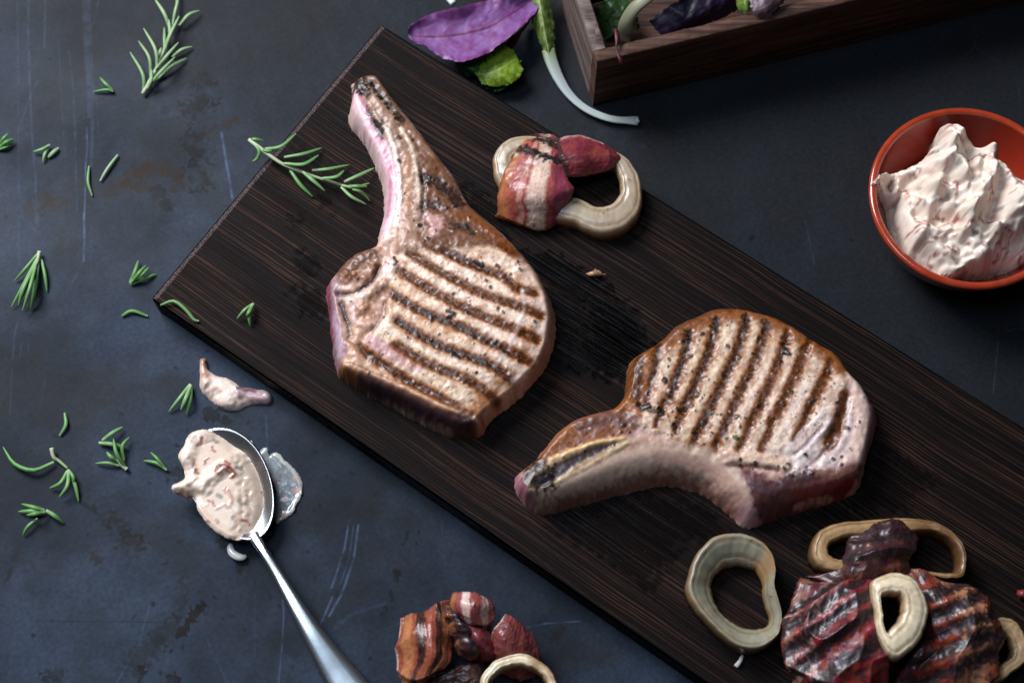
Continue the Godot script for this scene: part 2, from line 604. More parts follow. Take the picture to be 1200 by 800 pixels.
# ---------------------------------------------------------------- worktop
func build_table():
	var w := 1024; var h := 820
	var im := Image.create(w, h, false, Image.FORMAT_RGB8)
	var n1 := FastNoiseLite.new(); n1.seed = 31; n1.frequency = 0.006; n1.fractal_octaves = 5; n1.domain_warp_enabled = true; n1.domain_warp_amplitude = 40.0
	var n2 := FastNoiseLite.new(); n2.seed = 32; n2.frequency = 0.03; n2.fractal_octaves = 4
	var n3 := FastNoiseLite.new(); n3.seed = 33; n3.frequency = 0.3; n3.fractal_octaves = 2
	var n4 := FastNoiseLite.new(); n4.seed = 34; n4.frequency = 0.011; n4.fractal_octaves = 4
	var a0 := Color(0.090, 0.108, 0.140); var a1 := Color(0.162, 0.198, 0.254); var br := Color(0.095, 0.085, 0.080)
	for j in h:
		for i in w:
			var t := clampf(0.45 + 0.9 * n1.get_noise_2d(i, j) + 0.35 * n2.get_noise_2d(i, j), 0.0, 1.0)
			var c := a0.lerp(a1, t)
			var b := smoothstep(0.12, 0.5, n4.get_noise_2d(i, j) + 0.25 * n2.get_noise_2d(j, i))
			c = c.lerp(br, b * 0.38)
			# fall-off of light towards the far right corner, painted into the sheet
			var far_shade := smoothstep(0.25, 0.75, 0.5 + (i - 560.0) / 900.0 - (j - 400.0) / 620.0 + 0.25 * n1.get_noise_2d(j, i))
			c = c.lerp(Color(0.108, 0.108, 0.113), 0.8 * far_shade)
			var f := 1.0 + 0.16 * n3.get_noise_2d(i, j)
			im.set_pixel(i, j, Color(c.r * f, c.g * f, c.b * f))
	im.resize(2048, 1640, Image.INTERPOLATE_CUBIC)
	paint_table(im)
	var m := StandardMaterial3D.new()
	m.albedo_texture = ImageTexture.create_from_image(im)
	m.metallic_specular = 0.22
	m.roughness = 1.0
	var rt := NoiseTexture2D.new(); rt.width = 512; rt.height = 512; rt.seamless = true
	var rn := FastNoiseLite.new(); rn.seed = 35; rn.frequency = 0.012; rn.fractal_octaves = 6; rt.noise = rn
	var ramp := Gradient.new(); ramp.set_color(0, Color(0.42, 0.42, 0.42)); ramp.set_color(1, Color(0.62, 0.62, 0.62)); rt.color_ramp = ramp
	m.roughness_texture = rt
	m.normal_enabled = true; m.normal_texture = noise_map(512, 0.05, 5, 36, 2.0); m.normal_scale = 0.10
	m.uv1_scale = Vector3.ONE
	M.table = m
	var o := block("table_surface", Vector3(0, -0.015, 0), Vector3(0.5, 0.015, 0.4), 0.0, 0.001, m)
	tag(o, "dark blue-grey scratched steel worktop with brown stains", "", "", "structure")

func to_px(p: Vector2) -> Vector2:
	return Vector2((p.x + 0.5) * 2048.0, (p.y + 0.4) * 2050.0)

func line(im: Image, pl: PackedVector2Array, r: float, c: Color, a: float, nz: FastNoiseLite, brk := 0.6, wob := 0.0):
	for k in pl.size() - 1:
		var p0 := to_px(pl[k]); var p1 := to_px(pl[k + 1])
		var e := p1 - p0
		var reach := r + 1.5 + wob
		var pad := Vector2.ONE * reach
		var lo := p0.min(p1) - pad; var hi := p0.max(p1) + pad
		if e.length() > 90.0: # long scratches: walk along in pieces
			var n := int(e.length() / 60.0) + 1
			var piece := PackedVector2Array()
			for q in n + 1: piece.append(pl[k].lerp(pl[k + 1], float(q) / n))
			line(im, piece, r, c, a, nz, brk, wob)
			continue
		for j in range(maxi(int(lo.y), 0), mini(int(hi.y) + 1, im.get_height() - 1)):
			for i in range(maxi(int(lo.x), 0), mini(int(hi.x) + 1, im.get_width() - 1)):
				var q := Vector2(i, j) - p0
				var t := q.dot(e) / maxf(e.length_squared(), 1e-6)
				if (t < 0.0 and k > 0): continue
				t = clampf(t, 0, 1)
				var d := (q - e * t).length() + wob * nz.get_noise_2d(i * 2.0, j * 2.0)
				var z := 1.0 - smoothstep(r - 0.7, r + 0.7, d)
				if z <= 0.0: continue
				z *= a * clampf(1.0 - brk * (0.4 + 1.5 * nz.get_noise_2d(i * 0.7, j * 0.7)), 0.0, 1.0)
				im.set_pixel(i, j, im.get_pixel(i, j).lerp(c, z))

func paint_table(im: Image):
	var nz := FastNoiseLite.new(); nz.seed = 40; nz.frequency = 0.06; nz.fractal_octaves = 3
	var sc := Color(0.34, 0.42, 0.55)
	for s in [
		[pts("-27.16,-23.05 -26.74,-19.44 -26.35,-17.08 -26.08,-14.76"), 3.5, 0.35], [pts("-26.89,-23.05 -26.55,-20.03 -26.01,-16.5 -25.87,-14 -25.68,-10.98"), 2.5, 0.32], [pts("-26.21,-14 -26.07,-12.86 -26.04,-11.35 -25.9,-9.49 -25.8,-7.66"), 1.1, 0.95],
		[pts("-30.72,-23.05 -30.51,-20.63 -29.98,-16.69 -29.55,-13.62 -29.02,-10.61 -28.67,-7.66"), 1.6, 0.4], [pts("-31.43,-23.05 -30.76,-17.08 -29.91,-9.49"), 1.2, 0.22], [pts("-29.67,-23.05 -29.37,-19.64"), 1.4, 0.4], [pts("-27.83,-19.44 -27.28,-16.69 -26.89,-13.62 -26.29,-8.39"), 1.3, 0.35],
		[pts("-28.5,-20.03 -28.13,-17.08 -27.39,-12.1"), 1.2, 0.25], [pts("-30.43,-13.62 -30.1,-15.34 -29.61,-17.28"), 1.2, 0.3], [pts("-25.8,-16.11 -25.46,-13.62"), 1.0, 0.3],
		[pts("-17.89,-13.66 -17.45,-11.54 -16.96,-9.27"), 1.8, 0.85], [pts("-25.85,-8.21 -25.68,-6.64 -25.59,-5.15"), 1.4, 0.9], [pts("-25.63,-5.09 -25.84,-4.45 -26.13,-3.81"), 1.6, 0.35], [pts("-29.79,-8.21 -29.41,-4.83"), 1.0, 0.3], [pts("-28.59,-8.21 -28.53,-7.42"), 1.0, 0.3],
		[pts("-29.08,-1.53 -29.21,-0.53 -29.16,1.06"), 1.2, 0.4], [pts("-28.74,0.09 -28.76,0.95"), 1.2, 0.3], [pts("-28.34,-0.04 -28.3,0.58"), 1.0, 0.3], [pts("-25.33,-7.42 -25.02,-3.94"), 1.0, 0.2],
		[pts("-29.15,1.59 -28.93,4.86"), 1.0, 0.35], [pts("-27.15,2 -27.23,3.77"), 0.9, 0.25],
		[pts("-9.21,10.69 -9.39,12.21 -9.72,13.45 -10.03,14.5"), 1.3, 0.9], [pts("-8.94,10.96 -9.1,12.74 -9.57,14.33"), 0.8, 0.6], [pts("-8.67,10.96 -8.87,12.92 -9.46,14.85 -10.11,16.07"), 1.5, 0.85], [pts("-9.98,15.03 -10.45,16.24 -10.61,16.58"), 1.4, 0.8],
		[pts("-12.77,14.5 -12.61,16.07 -12.64,17.95 -12.72,19.73"), 1.1, 0.6], [pts("-14.28,14.85 -14.09,18.29"), 0.8, 0.25], [pts("-20.07,15.55 -20.51,17.61 -21.53,19.73"), 1.0, 0.45], [pts("-9.49,16.58 -9.08,16.07 -7.88,15.63 -7.02,15.37"), 2.0, 0.25], [pts("-12.28,17.53 -11.26,17.36"), 1.2, 0.2],
		[pts("-9.82,16.84 -9.5,16.33"), 2.0, 0.3], [pts("-14.2,4.45 -14.02,6.49"), 0.9, 0.5], [pts("0.82,16.7 1.8,16.49 3.76,16.36"), 0.8, 0.7], [pts("-7.77,17.09 -6.8,16.7 -5.44,16.21"), 1.2, 0.2],
		[pts("17.65,-7.74 18.01,-4.96"), 1.2, 0.3], [pts("19.53,0.44 19.85,1.76"), 1.0, 0.3], [pts("28.49,-0.16 28.26,0.95 27.85,3.15"), 1.0, 0.4], [pts("28.84,-0.64 29.45,-0.76 30.06,-0.8"), 1.0, 0.35],
		[pts("23.68,-3.14 19.8,-3.25 15.17,-3.36"), 0.7, 0.12], [pts("10.14,-13.72 13.68,-14.7 16.35,-15.44"), 0.9, 0.25],
	]: line(im, s[0], s[1] * 0.9, sc, s[2] * 0.62, nz, 0.6)
	rng.seed = 77
	for k in 90: # finer scratches all over
		var p := Vector2(rng.randf_range(-0.48, 0.48), rng.randf_range(-0.38, 0.38))
		var d := Vector2.from_angle(rng.randfn(PI / 2, 0.5)) * rng.randf_range(0.01, 0.09)
		line(im, PackedVector2Array([p, p + d * 0.5 + Vector2(rng.randfn(0, 0.002), 0), p + d]), 0.6, sc, rng.randf_range(0.06, 0.22), nz, 0.7)
	# brown stains
	var st := Color(0.150, 0.095, 0.060); var dk := Color(0.050, 0.040, 0.037)
	line(im, pts("-24.56,-9.68 -23.67,-10.14 -23.05,-10.79 -22.25,-11.26 -21.24,-11.35 -20.36,-10.79 -20.3,-10.05"), 9.0, st, 0.75, nz, 0.6, 10.0)
	line(im, pts("-23.69,-10.33 -22.31,-9.86"), 6.0, st, 0.7, nz, 0.5, 8.0)
	line(im, pts("-21.54,-9.68 -21.44,-9.59"), 9.0, dk, 0.6, nz, 0.4, 6.0)
	line(im, pts("-20.97,-8.85 -20.88,-8.76"), 8.0, dk, 0.7, nz, 0.4, 6.0)
	line(im, pts("-29.06,-8.57 -28.44,-9.03 -27.43,-8.94"), 11.0, st, 0.55, nz, 0.6, 12.0)
	line(im, pts("-19.5,-13.05 -18.36,-13.9 -17.04,-14.57"), 5.0, st, 0.55, nz, 0.5, 7.0)
	line(im, pts("-19.25,-17.08 -19.03,-16.31 -19.81,-15.15"), 14.0, dk, 0.55, nz, 0.9, 22.0)
	line(im, pts("-19.68,-13.24 -19.18,-12.1 -18.98,-10.42"), 13.0, dk, 0.65, nz, 1.0, 22.0)
	line(im, pts("-21.35,-15.15 -19.65,-15.34"), 8.0, dk, 0.4, nz, 0.9, 18.0)
	line(im, pts("-26.37,-10.23 -25.87,-10.23"), 5.0, st, 0.5, nz, 0.6, 8.0)
	line(im, pts("-18.23,17.1 -17.85,16.41 -17.45,15.89 -17.14,15.43"), 4.5, Color(0.07, 0.035, 0.035), 0.95, nz, 0.2, 7.0)
	line(im, pts("-20.61,18.46 -19.65,17.61 -18.61,16.58"), 12.0, Color(0.095, 0.09, 0.088), 0.5, nz, 0.4, 16.0)
	line(im, pts("-20.37,19.31 -20.22,19.06"), 6.0, dk, 0.8, nz, 0.7, 8.0)
	line(im, pts("-18.57,19.48 -18.31,19.56"), 5.0, dk, 0.8, nz, 0.6, 6.0)
	line(im, pts("-25.39,19.39 -24.63,19.31"), 6.0, dk, 0.7, nz, 0.5, 8.0)
	line(im, pts("-27.63,11.85 -27.78,12.92 -28.18,14.06"), 2.5, Color(0.09, 0.065, 0.06), 0.6, nz, 0.6, 4.0)
	line(im, pts("-22.83,10.6 -22.05,11.49 -20.94,12.12"), 8.0, Color(0.085, 0.06, 0.055), 0.55, nz, 0.9, 16.0)
	line(im, pts("-23.35,12.65 -23.14,13.01"), 4.0, Color(0.10, 0.055, 0.04), 0.8, nz, 0.5, 5.0)
	line(im, pts("-18.34,14.33 -18.3,16.07"), 7.0, Color(0.085, 0.08, 0.085), 0.5, nz, 0.6, 12.0)
	line(im, pts("-16.41,11.85 -16.22,12.12"), 4.0, dk, 0.7, nz, 0.4, 5.0)
	line(im, pts("-15.27,13.27 -15.12,13.54"), 4.0, dk, 0.7, nz, 0.4, 5.0)
	line(im, pts("-26.47,16.33 -19.05,16.41"), 0.7, dk, 0.4, nz, 0.6)
	line(im, pts("-19.05,7.92 -18.51,8.31"), 7.0, dk, 0.8, nz, 0.8, 12.0)
	line(im, pts("-17.49,4.38 -17.23,4.52"), 9.0, dk, 0.75, nz, 0.4, 6.0)
	line(im, pts("-16.57,4.79 -16.43,4.86"), 6.0, dk, 0.6, nz, 0.6, 5.0)
	line(im, pts("-24.51,9.49 -23.56,10.14"), 3.5, dk, 0.5, nz, 0.7, 6.0)
	line(im, pts("-22.52,10.52 -21.69,11.42 -20.88,12.06"), 6.0, Color(0.085, 0.07, 0.065), 0.5, nz, 0.9, 14.0)
	line(im, pts("-5.84,11.28 -5.98,11.83 -6.11,12.11"), 1.4, dk, 0.8, nz, 0.3, 1.5)
	line(im, pts("-6.59,13.52 -6.37,13.74 -6.39,14.01"), 1.8, dk, 0.8, nz, 0.3, 2.0)
	line(im, pts("2.18,17.29 2.68,16.9"), 4.0, Color(0.09, 0.06, 0.05), 0.85, nz, 0.6, 6.0)
	line(im, pts("-6.39,13.64 -6.43,14.04"), 3.0, dk, 0.7, nz, 0.5, 3.0)
	line(im, pts("-6.75,14.83 -6.7,15.13"), 2.5, dk, 0.7, nz, 0.5, 3.0)
	line(im, pts("-7.07,15.97 -6.98,15.63"), 3.0, dk, 0.6, nz, 0.5, 3.0)
	for k in 240: # pits and specks, thicker towards the lower left as on the sheet itself
		var p := Vector2(rng.randf_range(-0.33, 0.40), rng.randf_range(-0.24, 0.24))
		if rng.randf() < 0.55: p = Vector2(rng.randfn(-0.14, 0.07), rng.randfn(0.09, 0.06))
		line(im, PackedVector2Array([p, p + Vector2(rng.randfn(0, 0.0008), rng.randfn(0, 0.0008))]), rng.randf_range(0.6, 2.2), dk, rng.randf_range(0.25, 0.8), nz, 0.4, 1.5)
	for k in 14: # rubbed pale patches
		var p := Vector2(rng.randf_range(-0.33, 0.35), rng.randf_range(-0.24, 0.24))
		line(im, PackedVector2Array([p, p + Vector2(rng.randfn(0, 0.02), rng.randfn(0, 0.02))]), rng.randf_range(6, 16), sc, 0.07, nz, 0.9, 20.0)

# ---------------------------------------------------------------- cutting board
const BOARD_TURN := -0.6137
func build_board():
	var half := Vector3(0.30, 0.01, 0.111)
	var ax := Vector3(cos(BOARD_TURN), 0, -sin(BOARD_TURN))
	var ac := Vector3(sin(BOARD_TURN), 0, cos(BOARD_TURN))
	var mid := Vector3((-0.208 - 0.0815) / 2, 0.01, (-0.019 - 0.201) / 2)
	var centre := mid + ax * half.x
	var w := 1280; var h := 1024
	var im := Image.create(w, h, false, Image.FORMAT_RGB8)
	var bump := Image.create(w, h, false, Image.FORMAT_L8)
	var shine := Image.create(w, h, false, Image.FORMAT_L8); shine.fill(Color(0.56, 0.56, 0.56))
	var f1 := FastNoiseLite.new(); f1.seed = 51; f1.frequency = 0.18; f1.fractal_octaves = 2
	var f2 := FastNoiseLite.new(); f2.seed = 52; f2.frequency = 0.012; f2.fractal_octaves = 2
	var f3 := FastNoiseLite.new(); f3.seed = 53; f3.frequency = 0.45; f3.fractal_octaves = 1
	var f4 := FastNoiseLite.new(); f4.seed = 54; f4.frequency = 0.02; f4.fractal_octaves = 3
	var d0 := Color(0.045, 0.032, 0.034); var d1 := Color(0.215, 0.145, 0.115)
	for j in h:
		for i in w:
			var bend := 6.0 * f2.get_noise_2d(i * 0.35, j * 0.12)
			var k := f1.get_noise_2d(i * 0.010, j + bend)
			var wide := f4.get_noise_2d(i * 0.04, j * 1.2 + bend)
			var t := smoothstep(-0.16, 0.30, k + 0.16 * wide)
			var g := f3.get_noise_2d(i * 0.06, j * 0.6)
			t = clampf(t * (0.92 + 0.4 * g), 0, 1)
			var c := d0.lerp(d1, t * (0.80 + 0.5 * f2.get_noise_2d(j, i * 0.3)))
			if i < 7: c = c.lerp(Color(0.44, 0.37, 0.37), clampf(0.55 + 0.8 * f3.get_noise_2d(i, j * 0.5), 0.0, 0.9)) # highlight along the lit end edge, painted in pale
			im.set_pixel(i, j, c)
			bump.set_pixel(i, j, Color(t, t, t))
	# wet patches left by the meat, darker and in the wood
	var nz := FastNoiseLite.new(); nz.seed = 41; nz.frequency = 0.03; nz.fractal_octaves = 3
	var inv := Basis(Vector3.UP, BOARD_TURN).inverse()
	for b in [
		[pts("-0.75,-4.57 2,-5.11 4.96,-3.49 7.84,-0.32 7.29,1.76 4.84,2.79 2.91,2.79 1.98,-2.96 0,-4.57"), 0.85], [pts("4.44,-1.9 6.89,-1.37 8.28,1.25 5.8,3.3 3.88,2.28"), 0.9],
		[pts("-13.31,-7.02 -12.57,-7.41 -11.95,-6.86 -12.42,-6.2 -13.13,-6.31"), 0.7], [pts("-12.94,-4.57 -11.97,-5 -11.04,-4.3 -11.39,-3.23 -12.49,-3.39"), 0.75], [pts("-13.08,-2.16 -11.88,-2.96 -10.65,-1.9 -10.79,-0.58 -12.28,-0.84"), 0.75],
		[pts("-11.87,-8.68 -10.62,-8.85 -10.32,-7.57 -11.46,-7.3"), 0.6], [pts("-2.03,-9.24 0,-6.75 -0.5,-4.57 -2.01,-6.75 -3.04,-9.24"), 0.7], [pts("2.35,10.73 6.6,9.76 10.83,10.25 12.15,12.17 9.33,12.64 7.38,15.46 5.58,13.59 1.87,11.69"), 0.65],
		[pts("18.94,8.79 20.99,6.82 23.68,8.79 21.62,10.73 18.8,10.73"), 0.5], [pts("15.51,10.73 19.31,10.25 20.14,11.69 15.83,13.12"), 0.6],
	]:
		var loc := PackedVector2Array()
		for p in b[0]:
			var q: Vector3 = inv * (Vector3(p.x, 0, p.y) - Vector3(centre.x, 0, centre.z))
			loc.append(Vector2((q.x / half.x * 0.5 + 0.5) * w, (q.z / half.z * 0.5 + 0.5) * h))
		var lo := Vector2.INF; var hi := -Vector2.INF
		for p in loc: lo = lo.min(p); hi = hi.max(p)
		for j in range(maxi(int(lo.y) - 20, 0), mini(int(hi.y) + 20, h)):
			for i in range(maxi(int(lo.x) - 12, 0), mini(int(hi.x) + 12, w)):
				var p := Vector2(i, j) + Vector2(nz.get_noise_2d(i * 2, j), nz.get_noise_2d(j, i * 2)) * 22.0
				var d := Slab.dist(loc, p, true)
				if not Geometry2D.is_point_in_polygon(p, loc): d = -d
				var z: float = smoothstep(-5.0, 9.0, d) * b[1]
				if z > 0.0:
					im.set_pixel(i, j, im.get_pixel(i, j).lerp(im.get_pixel(i, j) * 0.30, z * 0.85))
					var s := lerpf(0.56, 0.20, z)
					shine.set_pixel(i, j, Color(s, s, s))
	var m := StandardMaterial3D.new()
	m.albedo_texture = ImageTexture.create_from_image(im)
	m.roughness = 1.0; m.roughness_texture = ImageTexture.create_from_image(shine); m.metallic_specular = 0.18
	m.heightmap_enabled = true; m.heightmap_texture = ImageTexture.create_from_image(bump); m.heightmap_scale = 0.03
	M.board = m
	var o := block("cutting_board", centre, half, BOARD_TURN, 0.0009, m)
	tag(o, "long dark wenge cutting board with fine brown streaks and wet patches", "cutting board")

# ---------------------------------------------------------------- wooden crate behind
func wood_mat(sd: int, dark: Color, light: Color, sc: Vector3) -> StandardMaterial3D:
	var im := Image.create(512, 512, false, Image.FORMAT_RGB8)
	var f1 := FastNoiseLite.new(); f1.seed = sd; f1.frequency = 0.05; f1.fractal_octaves = 4
	var f2 := FastNoiseLite.new(); f2.seed = sd + 1; f2.frequency = 0.2; f2.fractal_octaves = 2
	for j in 512:
		for i in 512:
			var t := 0.5 + 0.75 * f1.get_noise_2d(i * 0.12, j + 6.0 * f1.get_noise_2d(i * 0.1, j * 0.1)) + 0.4 * f2.get_noise_2d(i * 0.08, j * 2.0)
			im.set_pixel(i, j, dark.lerp(light, clampf(t, 0, 1)))
	var m := StandardMaterial3D.new()
	m.albedo_texture = ImageTexture.create_from_image(im)
	m.roughness = 0.65; m.metallic_specular = 0.35
	m.uv1_triplanar = true; m.uv1_scale = sc
	m.heightmap_enabled = true; m.heightmap_texture = m.albedo_texture; m.heightmap_scale = 0.06
	return m

func build_crate():
	var turn := deg_to_rad(15.15)
	var ax := Vector3(cos(turn), 0, -sin(turn)); var az := Vector3(sin(turn), 0, cos(turn))
	var corner := Vector3(0.0500, 0, -0.1545)
	var wide := 0.36; var deep := 0.24; var high := 0.054; var th := 0.0085
	var root := thing("wooden_crate", corner + ax * wide / 2 - az * deep / 2, "shallow weathered brown wooden crate holding salad leaves", "crate")
	var mf := wood_mat(61, Color(0.12, 0.070, 0.052), Color(0.42, 0.285, 0.225), Vector3(3.0, 7.0, 7.0))
	var mt := wood_mat(65, Color(0.20, 0.15, 0.14), Color(0.52, 0.45, 0.42), Vector3(7.0, 7.0, 3.0))
	root.rotation.y = 0.0
	worn_plank("front_board", corner + ax * wide / 2 - az * th / 2, ax, az, wide / 2, high, th / 2, mf, root, 71)
	worn_plank("side_board", corner + ax * th / 2 - az * (th + deep / 2), az, -ax, deep / 2 - 0.0003, high - 0.001, th / 2, mt, root, 72)
	worn_plank("back_board", corner + ax * wide / 2 - az * (deep + th * 1.5), ax, az, wide / 2, high, th / 2, mf, root, 73)
	worn_plank("side_board", corner + ax * (wide - th / 2) - az * (th + deep / 2), az, -ax, deep / 2 - 0.0003, high - 0.001, th / 2, mt, root, 74)
	for k in 4:
		var c := corner + ax * wide / 2 - az * (th + 0.030 + k * 0.0590) + Vector3(0, 0.006, 0)
		block("bottom_slat", c, Vector3(wide / 2 - th - 0.001, 0.003, 0.0275), turn, 0.0008, mf, root)

func worn_plank(called: String, foot: Vector3, dx: Vector3, dz: Vector3, hx: float, high: float, hz: float, m: Material, parent: Node3D, sd: int):
	var loop := []
	var e := 0.0012
	for q in [[-1, 0], [-1, 1], [1, 1], [1, 0]]: loop.append(q)
	var ring := [Vector2(-hz, e), Vector2(-hz, high * 0.33), Vector2(-hz, high * 0.66), Vector2(-hz, high - e), Vector2(-hz + e, high), Vector2(0, high), Vector2(hz - e, high), Vector2(hz, high - e), Vector2(hz, high * 0.66), Vector2(hz, high * 0.33), Vector2(hz, e), Vector2(hz - e, 0), Vector2(-hz + e, 0)]
	var v := PackedVector3Array(); var idx := PackedInt32Array()
	var n := 160; var k := ring.size()
	for i in n + 1:
		var x := lerpf(-hx, hx, float(i) / n)
		if i == 0 or i == n: pass
		for j in k:
			var q: Vector2 = ring[j]
			var p := foot + dx * x + dz * q.x + Vector3(0, q.y, 0)
			var wob := n_low.get_noise_3dv(p * 0.7 + Vector3.ONE * sd) * 0.0006 + n_mid.get_noise_3dv(p + Vector3.ONE * sd) * 0.0004
			if q.y > high * 0.5: p.y += wob
			p += dz * wob * 0.5 * signf(q.x)
			v.append(p)
	for i in n:
		for j in k:
			var a := i * k + j; var b := i * k + (j + 1) % k
			idx.append_array([a, a + k, b, b, a + k, b + k])
	for end in 2:
		var at := v.size()
		for j in k: v.append(v[(0 if end == 0 else n * k) + j])
		for j in range(1, k - 1):
			if end == 0: idx.append_array([at, at + j, at + j + 1])
			else: idx.append_array([at, at + j + 1, at + j])
	idx = orient(v, idx)
	commit(called, v, face_normals(v, idx), PackedColorArray(), idx, m, parent)

# ---------------------------------------------------------------- the two chops
func grill(sl: Slab, pl: PackedVector2Array, w: float, dark: float, c1 := Color(0.37, 0.125, 0.036), c2 := Color(0.150, 0.044, 0.014), c3 := Color(0.028, 0.011, 0.008)):
	sl.stroke(pl, w * 1.60, w * 0.80, c1, 0.80, -0.0002, 0.20, 0.0)
	sl.stroke(pl, w * 1.10, w * 0.55, c2, 0.88, -0.0006, 0.26, 0.0)
	if dark > 0.0: sl.stroke(pl, w * 0.55, w * 0.45, c3, minf(dark * 1.15, 0.9), -0.0002, 0.9, 0.0)

# uneven browning of the lean, stronger towards its rim
func brown_off(sl: Slab, poly: PackedVector2Array):
	for o in sl.nx * sl.nz:
		if sl.dt[o] < -0.001: continue
		var p := sl.lo + Vector2(o % sl.nx, o / sl.nx) * sl.s
		var k := 0.75 * n_low.get_noise_2dv(p * 0.55 + Vector2(0.3, 0.2)) + 0.35 * n_low.get_noise_2dv(p * 1.6) + 0.25 * sl.na[o] + 0.05
		k += 0.7 * (1.0 - smoothstep(0.0, 0.011, sl.dt[o]))
		if not Geometry2D.is_point_in_polygon(p, poly): k *= 0.5
		k = clampf(k - 0.06, 0.0, 0.75)
		sl.col[o] = sl.col[o].lerp(Color(0.38, 0.145, 0.050), k)

func fibre(sl: Slab, poly: PackedVector2Array, dark: Color, amount: float, sx: float, turn: float):
	for o in sl.nx * sl.nz:
		if sl.dt[o] < 0.001: continue
		var p := sl.lo + Vector2(o % sl.nx, o / sl.nx) * sl.s
		if not Geometry2D.is_point_in_polygon(p, poly): continue
		var q := (p + Vector2(sl.na[o], sl.nb[o]) * 0.0009).rotated(turn)
		q.x *= sx
		var e := n_cell.get_noise_2dv(q) + 1.0
		var k := 1.0 - smoothstep(0.02, 0.20, e)
		k *= clampf(0.6 + 0.9 * n_low.get_noise_2dv(p * 1.4), 0.0, 1.0)
		sl.y[o] -= 0.00009 * k
		sl.col[o] = sl.col[o].lerp(dark, amount * k)

func mottle(sl: Slab, amount: float):
	for o in sl.nx * sl.nz:
		if sl.db[o] < -0.002: continue
		var p := Vector3(sl.lo.x + (o % sl.nx) * sl.s, sl.foot[o] + sl.y[o], sl.lo.y + (o / sl.nx) * sl.s)
		var a := n_mid.get_noise_3dv(p)
		var f := 1.0 + amount * (0.9 * a + 0.35 * n_fine.get_noise_3dv(p))
		sl.col[o] = Color(sl.col[o].r * f, sl.col[o].g * f * (1.0 + 0.3 * amount * a), sl.col[o].b * f)

# browned meat is richer in colour than it is dark
func enrich(sl: Slab, power: float, sat: float):
	for o in sl.nx * sl.nz:
		var c := sl.col[o]
		var l := c.r * 0.3 + c.g * 0.55 + c.b * 0.15
		var k := pow(maxf(l, 0.001) / 0.46, power)
		sl.col[o] = Color(maxf(l + (c.r - l) * sat, 0.004) * k, maxf(l + (c.g - l) * sat, 0.003) * k, maxf(l + (c.b - l) * sat, 0.003) * k)

